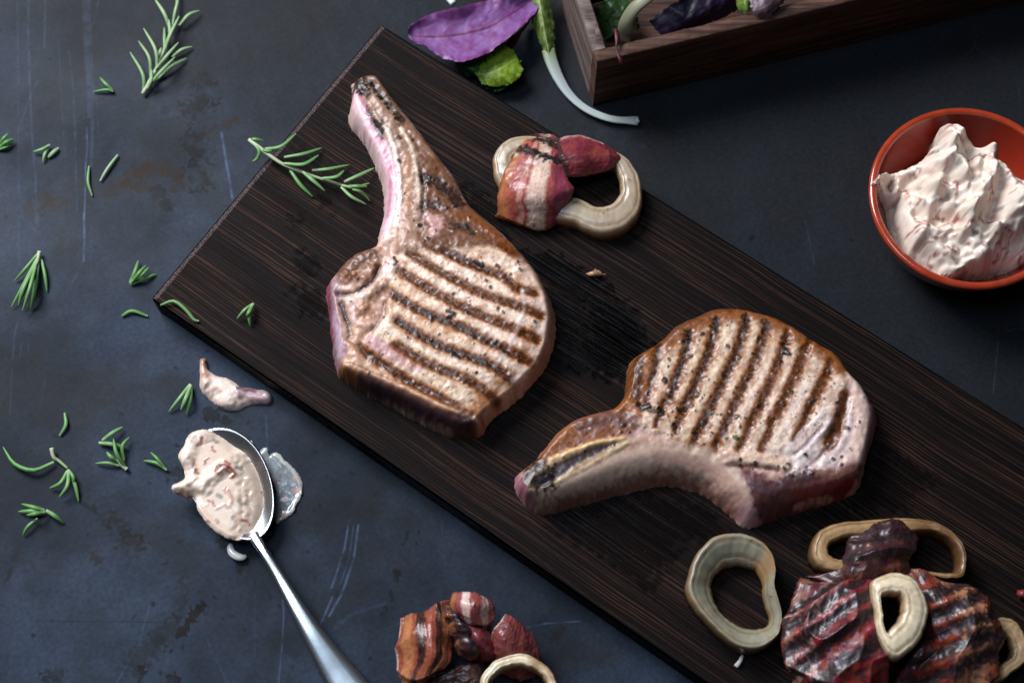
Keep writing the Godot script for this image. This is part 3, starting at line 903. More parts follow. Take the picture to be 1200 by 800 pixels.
func build_chop_one():
	var bottom := pts("-9.77,-15.82 -9.42,-15.89 -8.8,-16.03 -8.19,-16.06 -7.79,-15.66 -7.25,-14.73 -6.62,-13.91 -5.94,-13 -5.21,-12.04 -4.64,-11.2 -3.92,-10.18 -3.26,-9.38 -2.9,-8.47 -2.39,-7.53 -1.69,-6.84 -0.89,-6.09 -0.15,-5.29 0.69,-4.34 1.47,-3.3 2,-2.28 2.34,-1.43 2.53,-0.29 2.43,0.69 2.18,1.69 1.79,2.61 1.21,3.29 0.48,4.14 -0.24,4.78 -0.96,5.28 -1.38,5.73 -1.62,6.34 -2.29,6.54 -3.01,6.54 -3.82,6.35 -4.78,5.91 -5.75,5.37 -6.63,4.81 -7.45,4.4 -8.28,4.01 -9.17,3.36 -9.85,2.9 -10.09,2.22 -10.26,1.22 -10.4,0.19 -10.54,-0.86 -10.72,-1.89 -10.68,-2.68 -10.23,-3.28 -9.71,-3.85 -9.18,-4.4 -8.55,-4.63 -7.98,-4.93 -7.83,-5.8 -7.61,-6.8 -7.55,-7.79 -7.69,-8.96 -8.03,-9.95 -8.37,-10.82 -8.81,-11.71 -9.24,-12.31 -9.65,-12.82 -9.86,-13.38 -9.8,-13.96 -9.64,-14.81")
	var top := pts("-9.1,-14.88 -8.6,-15.17 -8.2,-15.17 -7.78,-14.6 -7.2,-13.69 -6.57,-12.84 -5.9,-11.94 -5.29,-11.05 -4.72,-10.22 -4.06,-9.22 -3.51,-8.35 -3.1,-7.43 -2.5,-6.56 -1.76,-5.92 -1.03,-5.33 -0.19,-4.48 0.53,-3.63 1.16,-2.69 1.59,-1.75 1.82,-0.72 1.91,0.31 1.76,1.33 1.47,2.24 1.04,2.94 0.42,3.59 -0.28,4.28 -0.99,4.88 -1.59,5.42 -2.01,5.91 -2.57,6.2 -3.27,5.96 -3.98,5.57 -4.93,5.12 -5.88,4.63 -6.83,4.18 -7.74,3.79 -8.69,3.34 -9.22,3.09 -9.34,2.44 -9.47,1.53 -9.65,0.51 -9.83,-0.51 -9.96,-1.44 -9.94,-2.06 -9.52,-2.59 -9.15,-3.21 -8.68,-3.63 -7.96,-3.9 -7.44,-4.27 -7.22,-5.22 -6.95,-6.19 -6.78,-7.1 -6.86,-8.19 -7.18,-9.11 -7.6,-10.1 -7.97,-10.88 -8.39,-11.6 -8.72,-12.33 -8.99,-13.12 -9.22,-14.03")
	var sl := Slab.new(self, bottom, top, 0.0005, 0.0195, 0.0205, 0.0022, 0.0, rgb(196, 168, 150), 0.0013, 0.0028)
	var ora := Color(0.27, 0.080, 0.022); var brn := Color(0.13, 0.042, 0.017); var chr := Color(0.020, 0.012, 0.011)
	var crm := Color(0.65, 0.50, 0.375); var pnk := Color(0.62, 0.36, 0.37); var fat := Color(0.68, 0.54, 0.47)
	var lean := pts("-7.14,-0.62 -6.72,-3.08 -5.44,-4.5 -3.97,-5.4 -2.49,-5.67 -0.84,-5.04 0.47,-3.43 1.28,-1.67 1.44,0.07 1.11,1.79 0.14,3.32 -1.13,4.66 -1.75,5.98 -3.66,5.32 -5.26,4.16 -7.04,3.15 -8.2,1.62 -7.27,0.42")
	# the eye of the meat
	sl.region(lean, 0.003, crm, 0.85, 0.0012)
	sl.stroke(pts("-5.1,-3.79 -3.11,-2.19 -1.15,-0.62 -0.18,0.59"), 0.026, 0.016, Color(0.72, 0.55, 0.46), 0.5, 0.0010, 0.1)
	sl.stroke(pts("-4.38,0.07 -2.43,1.45 -0.5,1.96"), 0.018, 0.012, Color(0.72, 0.57, 0.48), 0.6, 0.0, 0.2, 0.3)
	sl.stroke(pts("-6.18,-1.14 -4.7,-0.1 -3.07,0.93"), 0.010, 0.008, Color(0.60, 0.33, 0.17), 0.5, 0.0, 0.3, 0.5)
	sl.stroke(pts("-1.13,4.99 -0.17,4.66 1.1,3.32 1.91,1.96"), 0.012, 0.008, Color(0.50, 0.33, 0.25), 0.55, -0.0012, 0.2, 0.2)
	# the raw-looking muscle by the chine
	sl.region(pts("-8.29,1.28 -7.74,1.11 -6.59,1.79 -4.96,3.15 -5.12,3.4 -6.57,2.81 -7.71,2.13 -8.2,1.7"), 0.0018, Color(0.50, 0.29, 0.29), 0.85, 0.0003)
	brown_off(sl, lean)
	# grill marks
	for k in [
		[pts("-5.2,-4.77 -4.28,-4.05 -3.13,-3.43 -1.81,-2.81 -0.51,-2.37 0.39,-1.49"), 0.0021, 0.55], [pts("-5.83,-3.79 -4.26,-2.69 -2.45,-1.63 -0.99,-1 0.47,-0.5 1.68,-0.01"), 0.0021, 0.25],
		[pts("-6.46,-2.72 -4.73,-1.58 -3.09,-0.59 -1.47,0.16 -0.02,0.76 1.43,1.45"), 0.0023, 0.25], [pts("-6.92,-1.4 -5.35,-0.36 -3.89,0.28 -2.43,0.93 -1.14,1.7 -0.18,2.1 1.02,2.67"), 0.0023, 0.7],
		[pts("-6.39,0.33 -5,1.31 -3.7,1.99 -2.42,2.47 -1.13,2.98 0.06,3.79"), 0.0024, 0.75], [pts("-6.43,1.79 -4.97,2.74 -3.68,3.32 -2.4,3.79 -0.97,4.82"), 0.0023, 0.3],
		[pts("-9.02,1.28 -8.19,2.13 -7.21,2.84 -5.59,3.92 -4.14,4.69 -2.62,5.65 -1.75,6.15"), 0.0022, 0.35], [pts("-2.99,-5.54 -1.5,-4.89 -0.18,-4.14 0.72,-3.39"), 0.0026, 0.3],
	]: grill(sl, k[0], k[1], k[2])
	sl.stroke(pts("-3.95,-4.05 -2.8,-3.52 -1.65,-2.9"), 0.0017, 0.001, Color(0.10, 0.065, 0.07), 0.75, -0.0003, 0.4, 0.4)
	# fat rim on the right with its pale seam
	sl.stroke(pts("0.56,-3.25 1.29,-1.84 1.68,-0.45 1.67,1.11 1.26,2.47 0.46,3.65"), 0.0046, 0.003, fat, 0.55, 0.0006, 0.2, 0.15)
	for k in [pts("0.39,-1.63 1.28,-1.32"), pts("0.79,-0.36 1.68,-0.01"), pts("0.55,1.02 1.43,1.41"), pts("-0.18,2.13 1.02,2.71")]: grill(sl, k, 0.0020, 0.15)
	sl.stroke(pts("0.55,-1.58 0.71,-0.62 0.39,0.59 -0.02,1.79 -0.5,2.47 -0.97,2.98"), 0.0010, 0.0010, Color(0.60, 0.50, 0.48), 0.55, 0.0004, 0.3, 0.2)
	sl.stroke(pts("1.95,-1.81 2.18,-0.23 2.17,1.33 1.68,2.87 0.79,4.23 -0.34,5.23"), 0.0030, 0.002, Color(0.50, 0.32, 0.26), 0.6, 0.0003, 0.3, 0.3)
	sl.stroke(pts("-1.83,-5.4 -0.35,-4.68 0.96,-3.25 1.77,-1.84"), 0.0020, 0.0015, ora, 0.55, 0.0, 0.5, 0.5)
	# top shoulder near the bone
	sl.region(pts("-5.2,-4.68 -5.13,-5.4 -3.98,-5.76 -2.49,-5.94 -1.83,-5.58 -2.98,-5.04 -3.96,-4.68 -4.77,-4.14"), 0.003, Color(0.52, 0.30, 0.20), 0.6, 0.0)
	sl.stroke(pts("-3.23,-5.4 -2.74,-5.43"), 0.0018, 0.0008, Color(0.03, 0.04, 0.03), 0.9, 0.0004, 0.4)
	# left: lumps of fat, sinew and browned meat
	sl.region(pts("-10.29,-2.55 -9.66,-3.25 -8.95,-3.87 -7.74,-4.41 -6.76,-4.68 -6.41,-3.79 -6.78,-2.55 -6.98,-0.62 -7.27,0.42 -8.21,1.45 -8.86,1.28 -9.54,0.07 -10,-1.32"), 0.002, Color(0.50, 0.31, 0.24), 0.9, -0.0012)
	sl.stroke(pts("-9.57,-2.9 -8.93,-3.43 -8.13,-3.87"), 0.0055, 0.0035, brn, 0.85, 0.0030, 0.3, 0.2)
	sl.stroke(pts("-9.31,-2.37 -8.33,-2.37 -7.78,-3.08"), 0.0030, 0.0022, Color(0.26, 0.10, 0.055), 0.8, 0.0016, 0.4, 0.2)
	sl.stroke(pts("-9.93,-1.49 -8.95,-1.4 -7.91,-2.11 -7.53,-3.08"), 0.0013, 0.001, chr, 0.85, -0.0022, 0.4, 0.1)
	sl.stroke(pts("-9.1,-0.97 -8.3,-1.32 -7.18,-2.19 -6.88,-3.25"), 0.0034, 0.0022, Color(0.66, 0.50, 0.43), 0.8, 0.0018, 0.4, 0.15)
	sl.stroke(pts("-8.51,-0.45 -7.66,-1.67 -7.18,-1.93"), 0.0030, 0.0020, Color(0.36, 0.16, 0.085), 0.75, 0.0014, 0.4, 0.3)
	sl.stroke(pts("-8.75,-0.27 -8.02,-0.27"), 0.0034, 0.002, Color(0.34, 0.15, 0.08), 0.8, 0.0010, 0.4, 0.3)
	sl.stroke(pts("-9.09,-0.79 -8.81,0.24 -8.24,0.59 -7.43,0.42"), 0.0018, 0.0014, Color(0.62, 0.44, 0.38), 0.9, 0.0012, 0.4)
	sl.stroke(pts("-10.04,-2.37 -9.75,-1.14 -9.38,0.07"), 0.0018, 0.0012, Color(0.30, 0.20, 0.24), 0.7, -0.0006, 0.4, 0.2)
	sl.stroke(pts("-9.66,-0.88 -9.3,0.07 -9.02,1.11"), 0.0016, 0.0010, chr, 0.8, -0.0012, 0.4, 0.4)
	sl.stroke(pts("-8.16,0.42 -8.78,1.11 -8.91,1.96 -8.65,2.64"), 0.0034, 0.002, Color(0.48, 0.26, 0.17), 0.8, 0.0014, 0.3, 0.2)
	sl.stroke(pts("-7.07,-1.14 -7.21,-0.1 -7.75,0.76"), 0.0012, 0.001, Color(0.20, 0.085, 0.05), 0.7, -0.0010, 0.5, 0.3)
	# left side face, raw, with the cool light painted in as purple
	sl.region(pts("-10.75,-3.14 -10.34,-3.14 -10.12,-1.72 -9.82,-0.31 -9.45,0.91 -9.16,2.12 -9.71,2.8 -10.02,2.97 -10.43,0.91 -10.69,-1.54"), 0.0018, Color(0.30, 0.16, 0.21), 0.85, 0.0)
	sl.stroke(pts("-10.62,-2.68 -10.49,-0.91 -10.21,0.84"), 0.0018, 0.001, Color(0.36, 0.035, 0.08), 0.8, 0.0, 0.4, 0.3)
	sl.stroke(pts("-10.12,-0.23 -9.83,0.98 -9.63,2.19"), 0.0020, 0.0014, Color(0.52, 0.38, 0.44), 0.8, 0.0005, 0.5, 0.3)
	# lower rim: a browned ridge and the dark side under it
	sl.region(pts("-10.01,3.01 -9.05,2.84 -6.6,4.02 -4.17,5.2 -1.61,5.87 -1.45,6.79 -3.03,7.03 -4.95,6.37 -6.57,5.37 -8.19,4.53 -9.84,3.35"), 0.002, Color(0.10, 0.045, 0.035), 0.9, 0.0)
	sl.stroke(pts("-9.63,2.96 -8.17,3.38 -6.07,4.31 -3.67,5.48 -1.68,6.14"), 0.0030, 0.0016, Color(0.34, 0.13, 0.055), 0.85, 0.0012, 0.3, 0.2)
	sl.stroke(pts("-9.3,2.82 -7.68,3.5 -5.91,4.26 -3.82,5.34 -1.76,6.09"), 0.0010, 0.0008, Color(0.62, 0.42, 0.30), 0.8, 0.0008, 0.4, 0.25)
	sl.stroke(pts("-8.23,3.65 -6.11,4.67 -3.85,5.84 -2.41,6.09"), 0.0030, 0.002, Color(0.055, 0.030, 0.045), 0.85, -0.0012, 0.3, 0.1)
	sl.stroke(pts("-8.12,4.21 -6.65,4.89 -5.01,5.82 -3.39,6.49"), 0.0016, 0.001, Color(0.42, 0.26, 0.22), 0.7, 0.0004, 0.4, 0.3)
	sl.stroke(pts("-1.46,6.22 -0.18,5.38 1.11,4.03 1.93,2.49"), 0.0050, 0.003, Color(0.40, 0.235, 0.17), 0.8, 0.0, 0.3, 0.2)
	# rib bone: pink side, brown translucent face, pale membrane lines
	sl.region(pts("-9.46,-14.23 -9.19,-14.54 -8.53,-13.44 -7.93,-12.04 -7.2,-10.66 -6.76,-9.44 -6.65,-7.93 -6.75,-6.43 -7.05,-4.96 -7.86,-4.96 -7.5,-6.43 -7.47,-7.93 -7.57,-9.14 -8.16,-10.51 -8.81,-11.58 -9.47,-12.66"), 0.0014, Color(0.66, 0.42, 0.46), 0.92, 0.0)
	sl.stroke(pts("-9,-13.91 -8.26,-12.35 -7.53,-10.81 -7.12,-9.29 -7.04,-7.79 -7.2,-6.3"), 0.0011, 0.001, Color(0.52, 0.18, 0.26), 0.75, 0.0, 0.3, 0.2)
	sl.stroke(pts("-9.61,-13.5 -8.79,-11.79 -7.91,-10.09 -7.44,-8.27 -7.59,-6.32"), 0.0020, 0.0014, Color(0.62, 0.46, 0.42), 0.7, 0.0004, 0.5, 0.3)
	var bone_face := pts("-9.13,-14.29 -8.37,-14.53 -7.5,-13.28 -6.51,-12.19 -5.79,-10.66 -5.35,-9.14 -5.25,-7.35 -5.28,-5.57 -5.38,-3.82 -6.71,-3.82 -6.56,-5.57 -6.46,-7.35 -6.64,-9.14 -7.16,-10.66 -7.88,-12.04 -8.61,-13.28")
	sl.region(bone_face, 0.0014, Color(0.36, 0.22, 0.16), 0.92, 0.0014)
	sl.stroke(pts("-7.94,-13.9 -7.21,-12.5 -6.47,-10.66"), 0.0026, 0.002, Color(0.30, 0.17, 0.115), 0.7, 0.0008, 0.3, 0.3)
	sl.stroke(pts("-7.32,-11.58 -6.85,-10.36 -6.59,-8.84 -6.5,-7.05 -6.69,-5.57"), 0.0013, 0.001, Color(0.74, 0.62, 0.58), 0.9, 0.0010, 0.3, 0.15)
	sl.stroke(pts("-6.5,-11.73 -5.86,-10.66 -5.56,-9.45 -5.33,-8.24 -5.28,-6.9"), 0.0011, 0.0009, Color(0.74, 0.58, 0.44), 0.85, 0.0010, 0.4, 0.25)
	sl.stroke(pts("-6.19,-10.05 -5.98,-8.24 -5.98,-6.75"), 0.0018, 0.0014, Color(0.48, 0.20, 0.09), 0.7, 0.0004, 0.5, 0.4)
	sl.stroke(pts("-5.97,-6.46 -6.01,-5.28 -6.19,-4.26"), 0.0030, 0.002, Color(0.42, 0.22, 0.15), 0.7, 0.0006, 0.4, 0.3)
	sl.stroke(pts("-8.6,-13.12 -8.02,-12.04 -7.62,-11.42"), 0.0014, 0.0009, chr, 0.85, -0.0004, 0.6, 0.3)
	for k in [pts("-9.3,-15.39 -9.01,-14.84 -8.78,-14.21"), pts("-8.81,-15.39 -8.5,-15 -8.58,-14.53"), pts("-8.25,-15.31 -7.97,-14.92"), pts("-7.52,-13.9 -7.23,-13.51"), pts("-6.73,-12.66 -6.51,-12.19"), pts("-7.89,-12.19 -7.66,-11.42")]:
		sl.stroke(k, 0.0022, 0.0012, chr, 0.9, 0.0006, 0.7, 0.25)
	# browned meat along the bone
	sl.region(pts("-8.68,-15.47 -8.12,-15.63 -7.55,-15 -6.82,-13.59 -5.96,-12.04 -4.84,-10.97 -4.27,-9.9 -3.3,-8.84 -2.34,-7.05 -0.98,-5.57 -0.17,-4.4 -5.25,-3.82 -5.02,-6.16 -5.2,-8.24 -5.5,-10.05 -6.23,-11.73 -7.23,-13.28 -8.09,-14.53"), 0.0016, Color(0.20, 0.08, 0.042), 0.95, 0.0006)
	sl.stroke(pts("-7.97,-15.15 -6.95,-13.43 -5.81,-11.58 -4.55,-10.05"), 0.0024, 0.0018, Color(0.34, 0.19, 0.13), 0.75, 0.0009, 0.5, 0.35)
	sl.stroke(pts("-8.38,-14.68 -7.66,-13.9 -6.94,-12.97 -6.51,-12.35"), 0.0022, 0.0010, chr, 0.9, -0.0004, 0.7, 0.35)
	sl.stroke(pts("-9.36,-15.15 -9.13,-14.53 -8.71,-14.29"), 0.0040, 0.0014, chr, 0.92, 0.0010, 0.7, 0.3)
	sl.stroke(pts("-5.07,-8.54 -4.25,-8.24 -3.42,-7.5 -3.01,-7.05"), 0.0034, 0.0016, Color(0.035, 0.016, 0.011), 0.9, -0.0006, 0.5, 0.2)
	sl.stroke(pts("-5.04,-6.9 -4.22,-6.75"), 0.0026, 0.0018, Color(0.06, 0.03, 0.03), 0.8, -0.0008, 0.5, 0.2)
	sl.stroke(pts("-3.73,-9.44 -3.17,-8.39 -2.62,-7.34"), 0.0018, 0.001, Color(0.56, 0.36, 0.33), 0.8, 0.0004, 0.5, 0.3)
	sl.stroke(pts("-4.88,-6.01 -4.21,-5.72 -4.46,-4.99"), 0.0036, 0.002, Color(0.56, 0.33, 0.31), 0.85, 0.0012, 0.4, 0.15)
	sl.stroke(pts("-3.14,-6.16 -2.06,-5.87 -0.98,-4.99 -0.17,-4.26"), 0.0026, 0.0018, ora, 0.75, 0.0006, 0.5, 0.3)
	sl.stroke(pts("-5.49,-9.6 -5.06,-8.24 -5.17,-7.05 -5.01,-5.28"), 0.0012, 0.0008, chr, 0.5, -0.0010, 0.5, 0.5)
	sl.stroke(pts("-3.4,-5.43 -2.86,-5.5 -2.32,-5.13"), 0.0022, 0.0012, Color(0.03, 0.03, 0.028), 0.9, 0.0, 0.5, 0.3)
	sl.soften(4)
	enrich(sl, 0.40, 1.14)
	mottle(sl, 0.24)
	sl.rough_up(0.0007, 0.00002)
	sl.soften(2)
	fibre(sl, lean, Color(0.27, 0.12, 0.075), 0.6, 0.75, 0.5)
	sl.scatter(170, null, 0.00035, 0.0011, Color(0.022, 0.017, 0.014), 0.9, 0.5, rng)
	sl.scatter(26, pts("-6.64,0.07 -4.71,-0.79 -2.43,0.93 -2.74,1.96 -5,1.28"), 0.0006, 0.0016, Color(0.016, 0.013, 0.012), 0.9, 0.4, rng)
	sl.scatter(30, null, 0.0003, 0.0008, Color(0.75, 0.62, 0.52), 0.7, 0.6, rng)
	for k in [pts("-3.65,-0.27 -3.25,-0.01 -3.57,0.11"), pts("-3.3,2.3 -2.98,2.5"), pts("-6.73,-3.52 -6.56,-3.25"), pts("-2.14,-3.25 -1.73,-3.04"), pts("-0.5,2.13 -0.26,2.21")]:
		sl.stroke(k, 0.0011, 0.0005, Color(0.015, 0.012, 0.011), 0.95, 0.0006, 0.5)
	var root := thing("pork_chop", Vector3(-0.035, 0.02, -0.01), "grilled chop with its long rib bone pointing away, beside the bushy rosemary sprig", "pork chop", "grilled chops on the board")
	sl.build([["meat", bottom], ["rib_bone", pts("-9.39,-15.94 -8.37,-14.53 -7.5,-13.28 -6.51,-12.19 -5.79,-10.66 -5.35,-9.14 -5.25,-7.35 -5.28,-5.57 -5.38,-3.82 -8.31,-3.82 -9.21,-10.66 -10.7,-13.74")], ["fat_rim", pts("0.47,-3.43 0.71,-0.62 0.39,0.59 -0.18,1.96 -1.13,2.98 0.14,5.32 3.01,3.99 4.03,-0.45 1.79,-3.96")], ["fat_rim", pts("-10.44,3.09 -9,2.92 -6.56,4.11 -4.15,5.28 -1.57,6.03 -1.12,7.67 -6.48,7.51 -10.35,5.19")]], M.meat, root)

func build_chop_two():
	var bottom := pts("0.09,8.85 0.28,9.72 0.61,10.24 0.99,10.59 1.5,10.9 1.88,10.94 2.54,10.8 3.2,10.56 3.95,10.36 4.71,10.17 5.65,9.88 6.6,9.64 7.36,9.44 8.12,9.34 8.88,9.34 9.63,9.49 10.18,9.65 10.73,9.95 11.27,10.35 11.81,10.84 12.16,11.23 12.54,11.54 13.01,11.7 13.57,11.57 14.29,11.28 15.01,11.04 15.97,10.75 16.92,10.51 17.59,10.27 18.27,10.03 18.69,9.85 19,9.66 19.38,9.04 19.61,8.23 19.93,7.24 20.33,6.26 20.5,5.47 20.44,4.86 20.15,4.52 19.91,3.96 19.63,3.54 19.19,3.04 18.86,2.47 18.49,1.94 18.02,1.62 17.47,1.27 16.36,0.45 15.24,-0.26 14.48,-0.55 13.71,-0.7 13.05,-0.91 12.37,-0.95 11.4,-0.9 10.92,-0.72 10.43,-0.46 9.84,-0.25 9.3,0.04 8.92,0.3 8.66,0.67 8.07,1.16 7.43,1.57 6.9,1.9 6.62,2.26 6.48,2.81 6.42,3.4 6.34,4.05 6.07,4.55 5.68,4.91 4.96,5.17 4.15,5.41 3.49,5.65 2.83,6.02 2.36,6.48 1.88,7.06 1.5,7.6 1.12,8.06 0.47,8.55")
	var top := pts("0.55,9.22 0.74,10.08 1.38,9.98 2.21,9.75 3.04,9.41 3.88,8.98 4.81,8.51 5.75,8.07 6.59,7.83 7.33,7.69 8.17,7.64 9.1,7.69 9.83,7.79 10.57,7.98 11.39,8.31 11.92,8.79 12.26,9.51 12.88,9.98 13.79,10.08 14.81,9.89 15.75,9.7 16.68,9.51 17.62,9.27 18.28,8.98 18.67,8.75 19.01,7.98 19.25,7.21 19.4,6.43 19.45,5.74 19.4,5.16 19.21,4.61 19.01,4.17 18.75,3.77 18.45,3.37 18.08,2.67 17.64,2.17 17.09,1.87 16.54,1.46 16,1.06 14.9,0.35 14.19,0.09 13.49,-0.11 12.82,-0.27 12.25,-0.32 11.77,-0.32 11.29,-0.22 10.85,-0.01 10.41,0.19 9.88,0.45 9.39,0.7 8.89,1.31 8.35,1.87 7.68,2.17 7.1,2.52 6.85,2.92 6.7,3.42 6.64,3.97 6.53,4.61 6.19,5.16 5.8,5.55 5.05,5.74 4.3,5.94 3.69,6.18 3.08,6.57 2.56,7.11 2.14,7.64 1.71,8.12 1.29,8.55")
	var sl := Slab.new(self, bottom, top, 0.0005, 0.0195, 0.0215, 0.0022, 0.0, rgb(190, 158, 146), 0.0013, 0.0028)
	var ora := Color(0.27, 0.078, 0.020); var brn := Color(0.12, 0.038, 0.015); var chr := Color(0.020, 0.012, 0.011)
	var crm := Color(0.65, 0.495, 0.37)
	var lean := pts("6.56,5.16 6.42,3.37 7.41,1.77 8.96,0.75 11.29,-0.27 13.6,-0.47 15.84,0.55 18.02,2.17 18.66,3.77 17.71,6.53 15.75,8.07 14.28,7.88 11.69,7.88 9.47,7.5 8.01,6.91 6.9,6.33")
	sl.region(lean, 0.003, crm, 0.9, 0.0012)
	sl.stroke(pts("14.09,4.56 12.87,6.53"), 0.018, 0.012, Color(0.74, 0.58, 0.50), 0.6, 0.0008, 0.2, 0.2)
	sl.stroke(pts("17.15,3.77 15.9,5.74 15.06,7.3"), 0.014, 0.010, Color(0.68, 0.55, 0.48), 0.6, 0.0, 0.2, 0.2)
	sl.stroke(pts("8.06,5.16 10.28,5.94 12.09,7.11"), 0.010, 0.008, Color(0.52, 0.33, 0.23), 0.45, 0.0, 0.3, 0.4)
	brown_off(sl, lean)
	# browned rind along the far edge
	sl.stroke(pts("6.47,4.96 6.51,3.57 7.11,2.37 8.66,1.36 10.32,0.24 12.25,-0.37 13.97,-0.17 15.83,0.75 17.28,1.87 18.25,2.87"), 0.0062, 0.0032, ora, 0.92, 0.0006, 0.25, 0.12)
	sl.stroke(pts("6.45,4.63 6.64,3.04 7.43,2.03 9.19,0.81 10.76,-0.11 12.51,-0.63 14.23,-0.32 16.09,0.64 17.45,1.72"), 0.0030, 0.0022, brn, 0.65, 0.0, 0.5, 0.4)
	for k in [
		[pts("8.17,1.77 7.9,3.17 7.52,4.37 7.12,5.35"), 0.0024, 0.5], [pts("10,1.06 9.35,3.07 8.84,4.37 8.33,5.45"), 0.0025, 0.75], [pts("11.46,0.35 10.9,2.37 10.17,3.97 9.45,5.55"), 0.0026, 0.65],
		[pts("13.19,0.14 12.52,2.17 11.47,4.37 10.75,5.74 10.15,6.91"), 0.0026, 0.6], [pts("14.31,0.55 13.42,2.97 12.49,4.76 11.76,6.33 11.24,7.4"), 0.0024, 0.35], [pts("15.41,1.36 14.64,3.17 13.89,4.76 13.16,6.23"), 0.0024, 0.3],
		[pts("16.42,1.87 15.66,3.57 14.9,5.16 14.28,6.23"), 0.0024, 0.2], [pts("17.45,3.47 16.92,4.37 16.38,5.45"), 0.0024, 0.15], [pts("18.49,4.86 17.93,6.14 17.38,7.4"), 0.0026, 0.15], [pts("7.1,2.57 6.93,3.97 6.79,5.16"), 0.0030, 0.35],
	]: grill(sl, k[0], k[1], k[2], Color(0.37, 0.125, 0.036))
	for k in [pts("10.15,6.91 9.8,7.73"), pts("11.24,7.4 10.9,8.11"), pts("13.16,6.23 12.74,7.11 12.33,7.88"), pts("14.28,6.23 13.96,7.01 13.54,7.84"), pts("16.38,5.45 15.96,6.33 15.43,7.3"), pts("8.33,5.45 7.93,6.43"), pts("9.45,5.55 8.94,6.72"), pts("15.43,0.92 15.19,1.77"), pts("16.64,1.36 16.35,2.07"), pts("17.7,2.67 17.39,3.57")]:
		grill(sl, k, 0.0018, 0.1)
	for k in [pts("9.72,0.96 9.59,1.77"), pts("11.37,0.24 11.23,1.16"), pts("13.1,0.04 12.96,0.86"), pts("14.13,0.35 14.1,0.96"), pts("15.3,1.57 15.17,2.27"), pts("8.77,6.43 9.04,6.72"), pts("10.05,7.11 10.26,6.53")]:
		sl.stroke(k, 0.0018, 0.001, chr, 0.75, 0.0, 0.5, 0.4)
	# pale folds of fat on the right, and the raw end
	sl.region(pts("17.85,4.56 18.85,3.77 19.64,4.56 19.49,6.53 19.09,8.07 18.65,9.03 17.15,9.32 15.31,9.22 14.62,8.46 15.62,7.3 16.78,6.53"), 0.003, Color(0.62, 0.50, 0.46), 0.7, 0.0)
	grill(sl, pts("18.44,4.76 18.04,5.94 17.37,7.5"), 0.0032, 0.1, Color(0.36, 0.13, 0.045))
	for k in [pts("18.67,4.96 18.46,6.53 17.82,7.69 16.83,8.65"), pts("17.46,6.14 16.35,7.5 15.56,8.27"), pts("17.02,5.74 15.83,6.91 15.02,7.88"), pts("16.32,7.88 15.73,8.46 15.33,9.03")]:
		sl.stroke(k, 0.0015, 0.0011, Color(0.68, 0.58, 0.57), 0.65, 0.0007, 0.5, 0.3)
	for k in [pts("17.66,7.3 16.67,8.27 15.98,8.84"), pts("16.97,6.53 16.07,7.5 15.38,8.07")]:
		sl.stroke(k, 0.0009, 0.0007, Color(0.36, 0.26, 0.27), 0.7, -0.0012, 0.4, 0.2)
	sl.stroke(pts("18.98,4.56 19.14,6.14 18.73,7.88 17.91,9.03"), 0.0030, 0.002, Color(0.66, 0.46, 0.38), 0.75, 0.0008, 0.4, 0.2)
	sl.region(pts("19.73,4.34 20.48,4.54 20.64,6.13 20.17,7.31 19.52,8.48 19.43,7.11 19.82,5.73"), 0.002, Color(0.46, 0.20, 0.22), 0.85, 0.0)
	sl.stroke(pts("18.86,3.57 19.48,4.07 19.64,4.56"), 0.0030, 0.002, Color(0.66, 0.48, 0.40), 0.8, 0.0010, 0.4)
	# lower right: charred membrane and the red side
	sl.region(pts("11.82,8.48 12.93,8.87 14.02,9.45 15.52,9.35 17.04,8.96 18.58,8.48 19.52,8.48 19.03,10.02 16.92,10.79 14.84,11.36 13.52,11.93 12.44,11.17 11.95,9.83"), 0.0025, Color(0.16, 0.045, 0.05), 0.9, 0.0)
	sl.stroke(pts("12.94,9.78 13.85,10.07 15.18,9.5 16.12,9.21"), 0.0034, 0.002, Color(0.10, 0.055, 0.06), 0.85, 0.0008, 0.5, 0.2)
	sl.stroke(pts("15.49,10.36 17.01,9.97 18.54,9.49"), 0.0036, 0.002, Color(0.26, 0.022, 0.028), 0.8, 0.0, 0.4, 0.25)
	sl.stroke(pts("16.5,9.11 17.61,9.21 18.74,8.92"), 0.0022, 0.0014, Color(0.26, 0.13, 0.09), 0.8, 0.0006, 0.5, 0.2)
	sl.stroke(pts("19.54,8.09 19.08,9.25 18.65,10.02"), 0.0020, 0.0014, Color(0.58, 0.36, 0.30), 0.8, 0.0006, 0.5, 0.2)
	sl.stroke(pts("15.54,10.64 16.5,10.35 17.64,10.16"), 0.0012, 0.0008, Color(0.55, 0.36, 0.32), 0.6, 0.0, 0.6, 0.4)
	# the pale lip over the bone
	sl.stroke(pts("11.67,8.27 12.78,8.27 13.88,8.46 14.79,8.69"), 0.0034, 0.002, Color(0.62, 0.44, 0.33), 0.85, 0.0018, 0.3, 0.15)
	sl.stroke(pts("11.83,8.69 13.12,8.75 14.41,8.94"), 0.0011, 0.0008, Color(0.16, 0.07, 0.045), 0.8, -0.0014, 0.4, 0.2)
	sl.stroke(pts("6.51,7.3 8.73,7.59 10.57,7.88 12.04,8.27"), 0.0026, 0.002, Color(0.48, 0.29, 0.22), 0.6, 0.0004, 0.4, 0.3)
	# side face of the bone
	sl.region(pts("0.74,10.08 2.24,9.6 3.93,8.83 5.82,7.86 7.33,7.41 9.21,7.41 10.7,7.72 11.99,8.34 12.68,9.5 13.31,11.79 12.74,11.98 12.02,11.6 11.32,10.84 10.23,10.08 9.13,9.69 7.83,9.5 6.52,9.88 4.64,10.55 3.15,10.93 1.85,11.31 0.93,10.93"), 0.0018, Color(0.50, 0.355, 0.28), 0.92, 0.0)
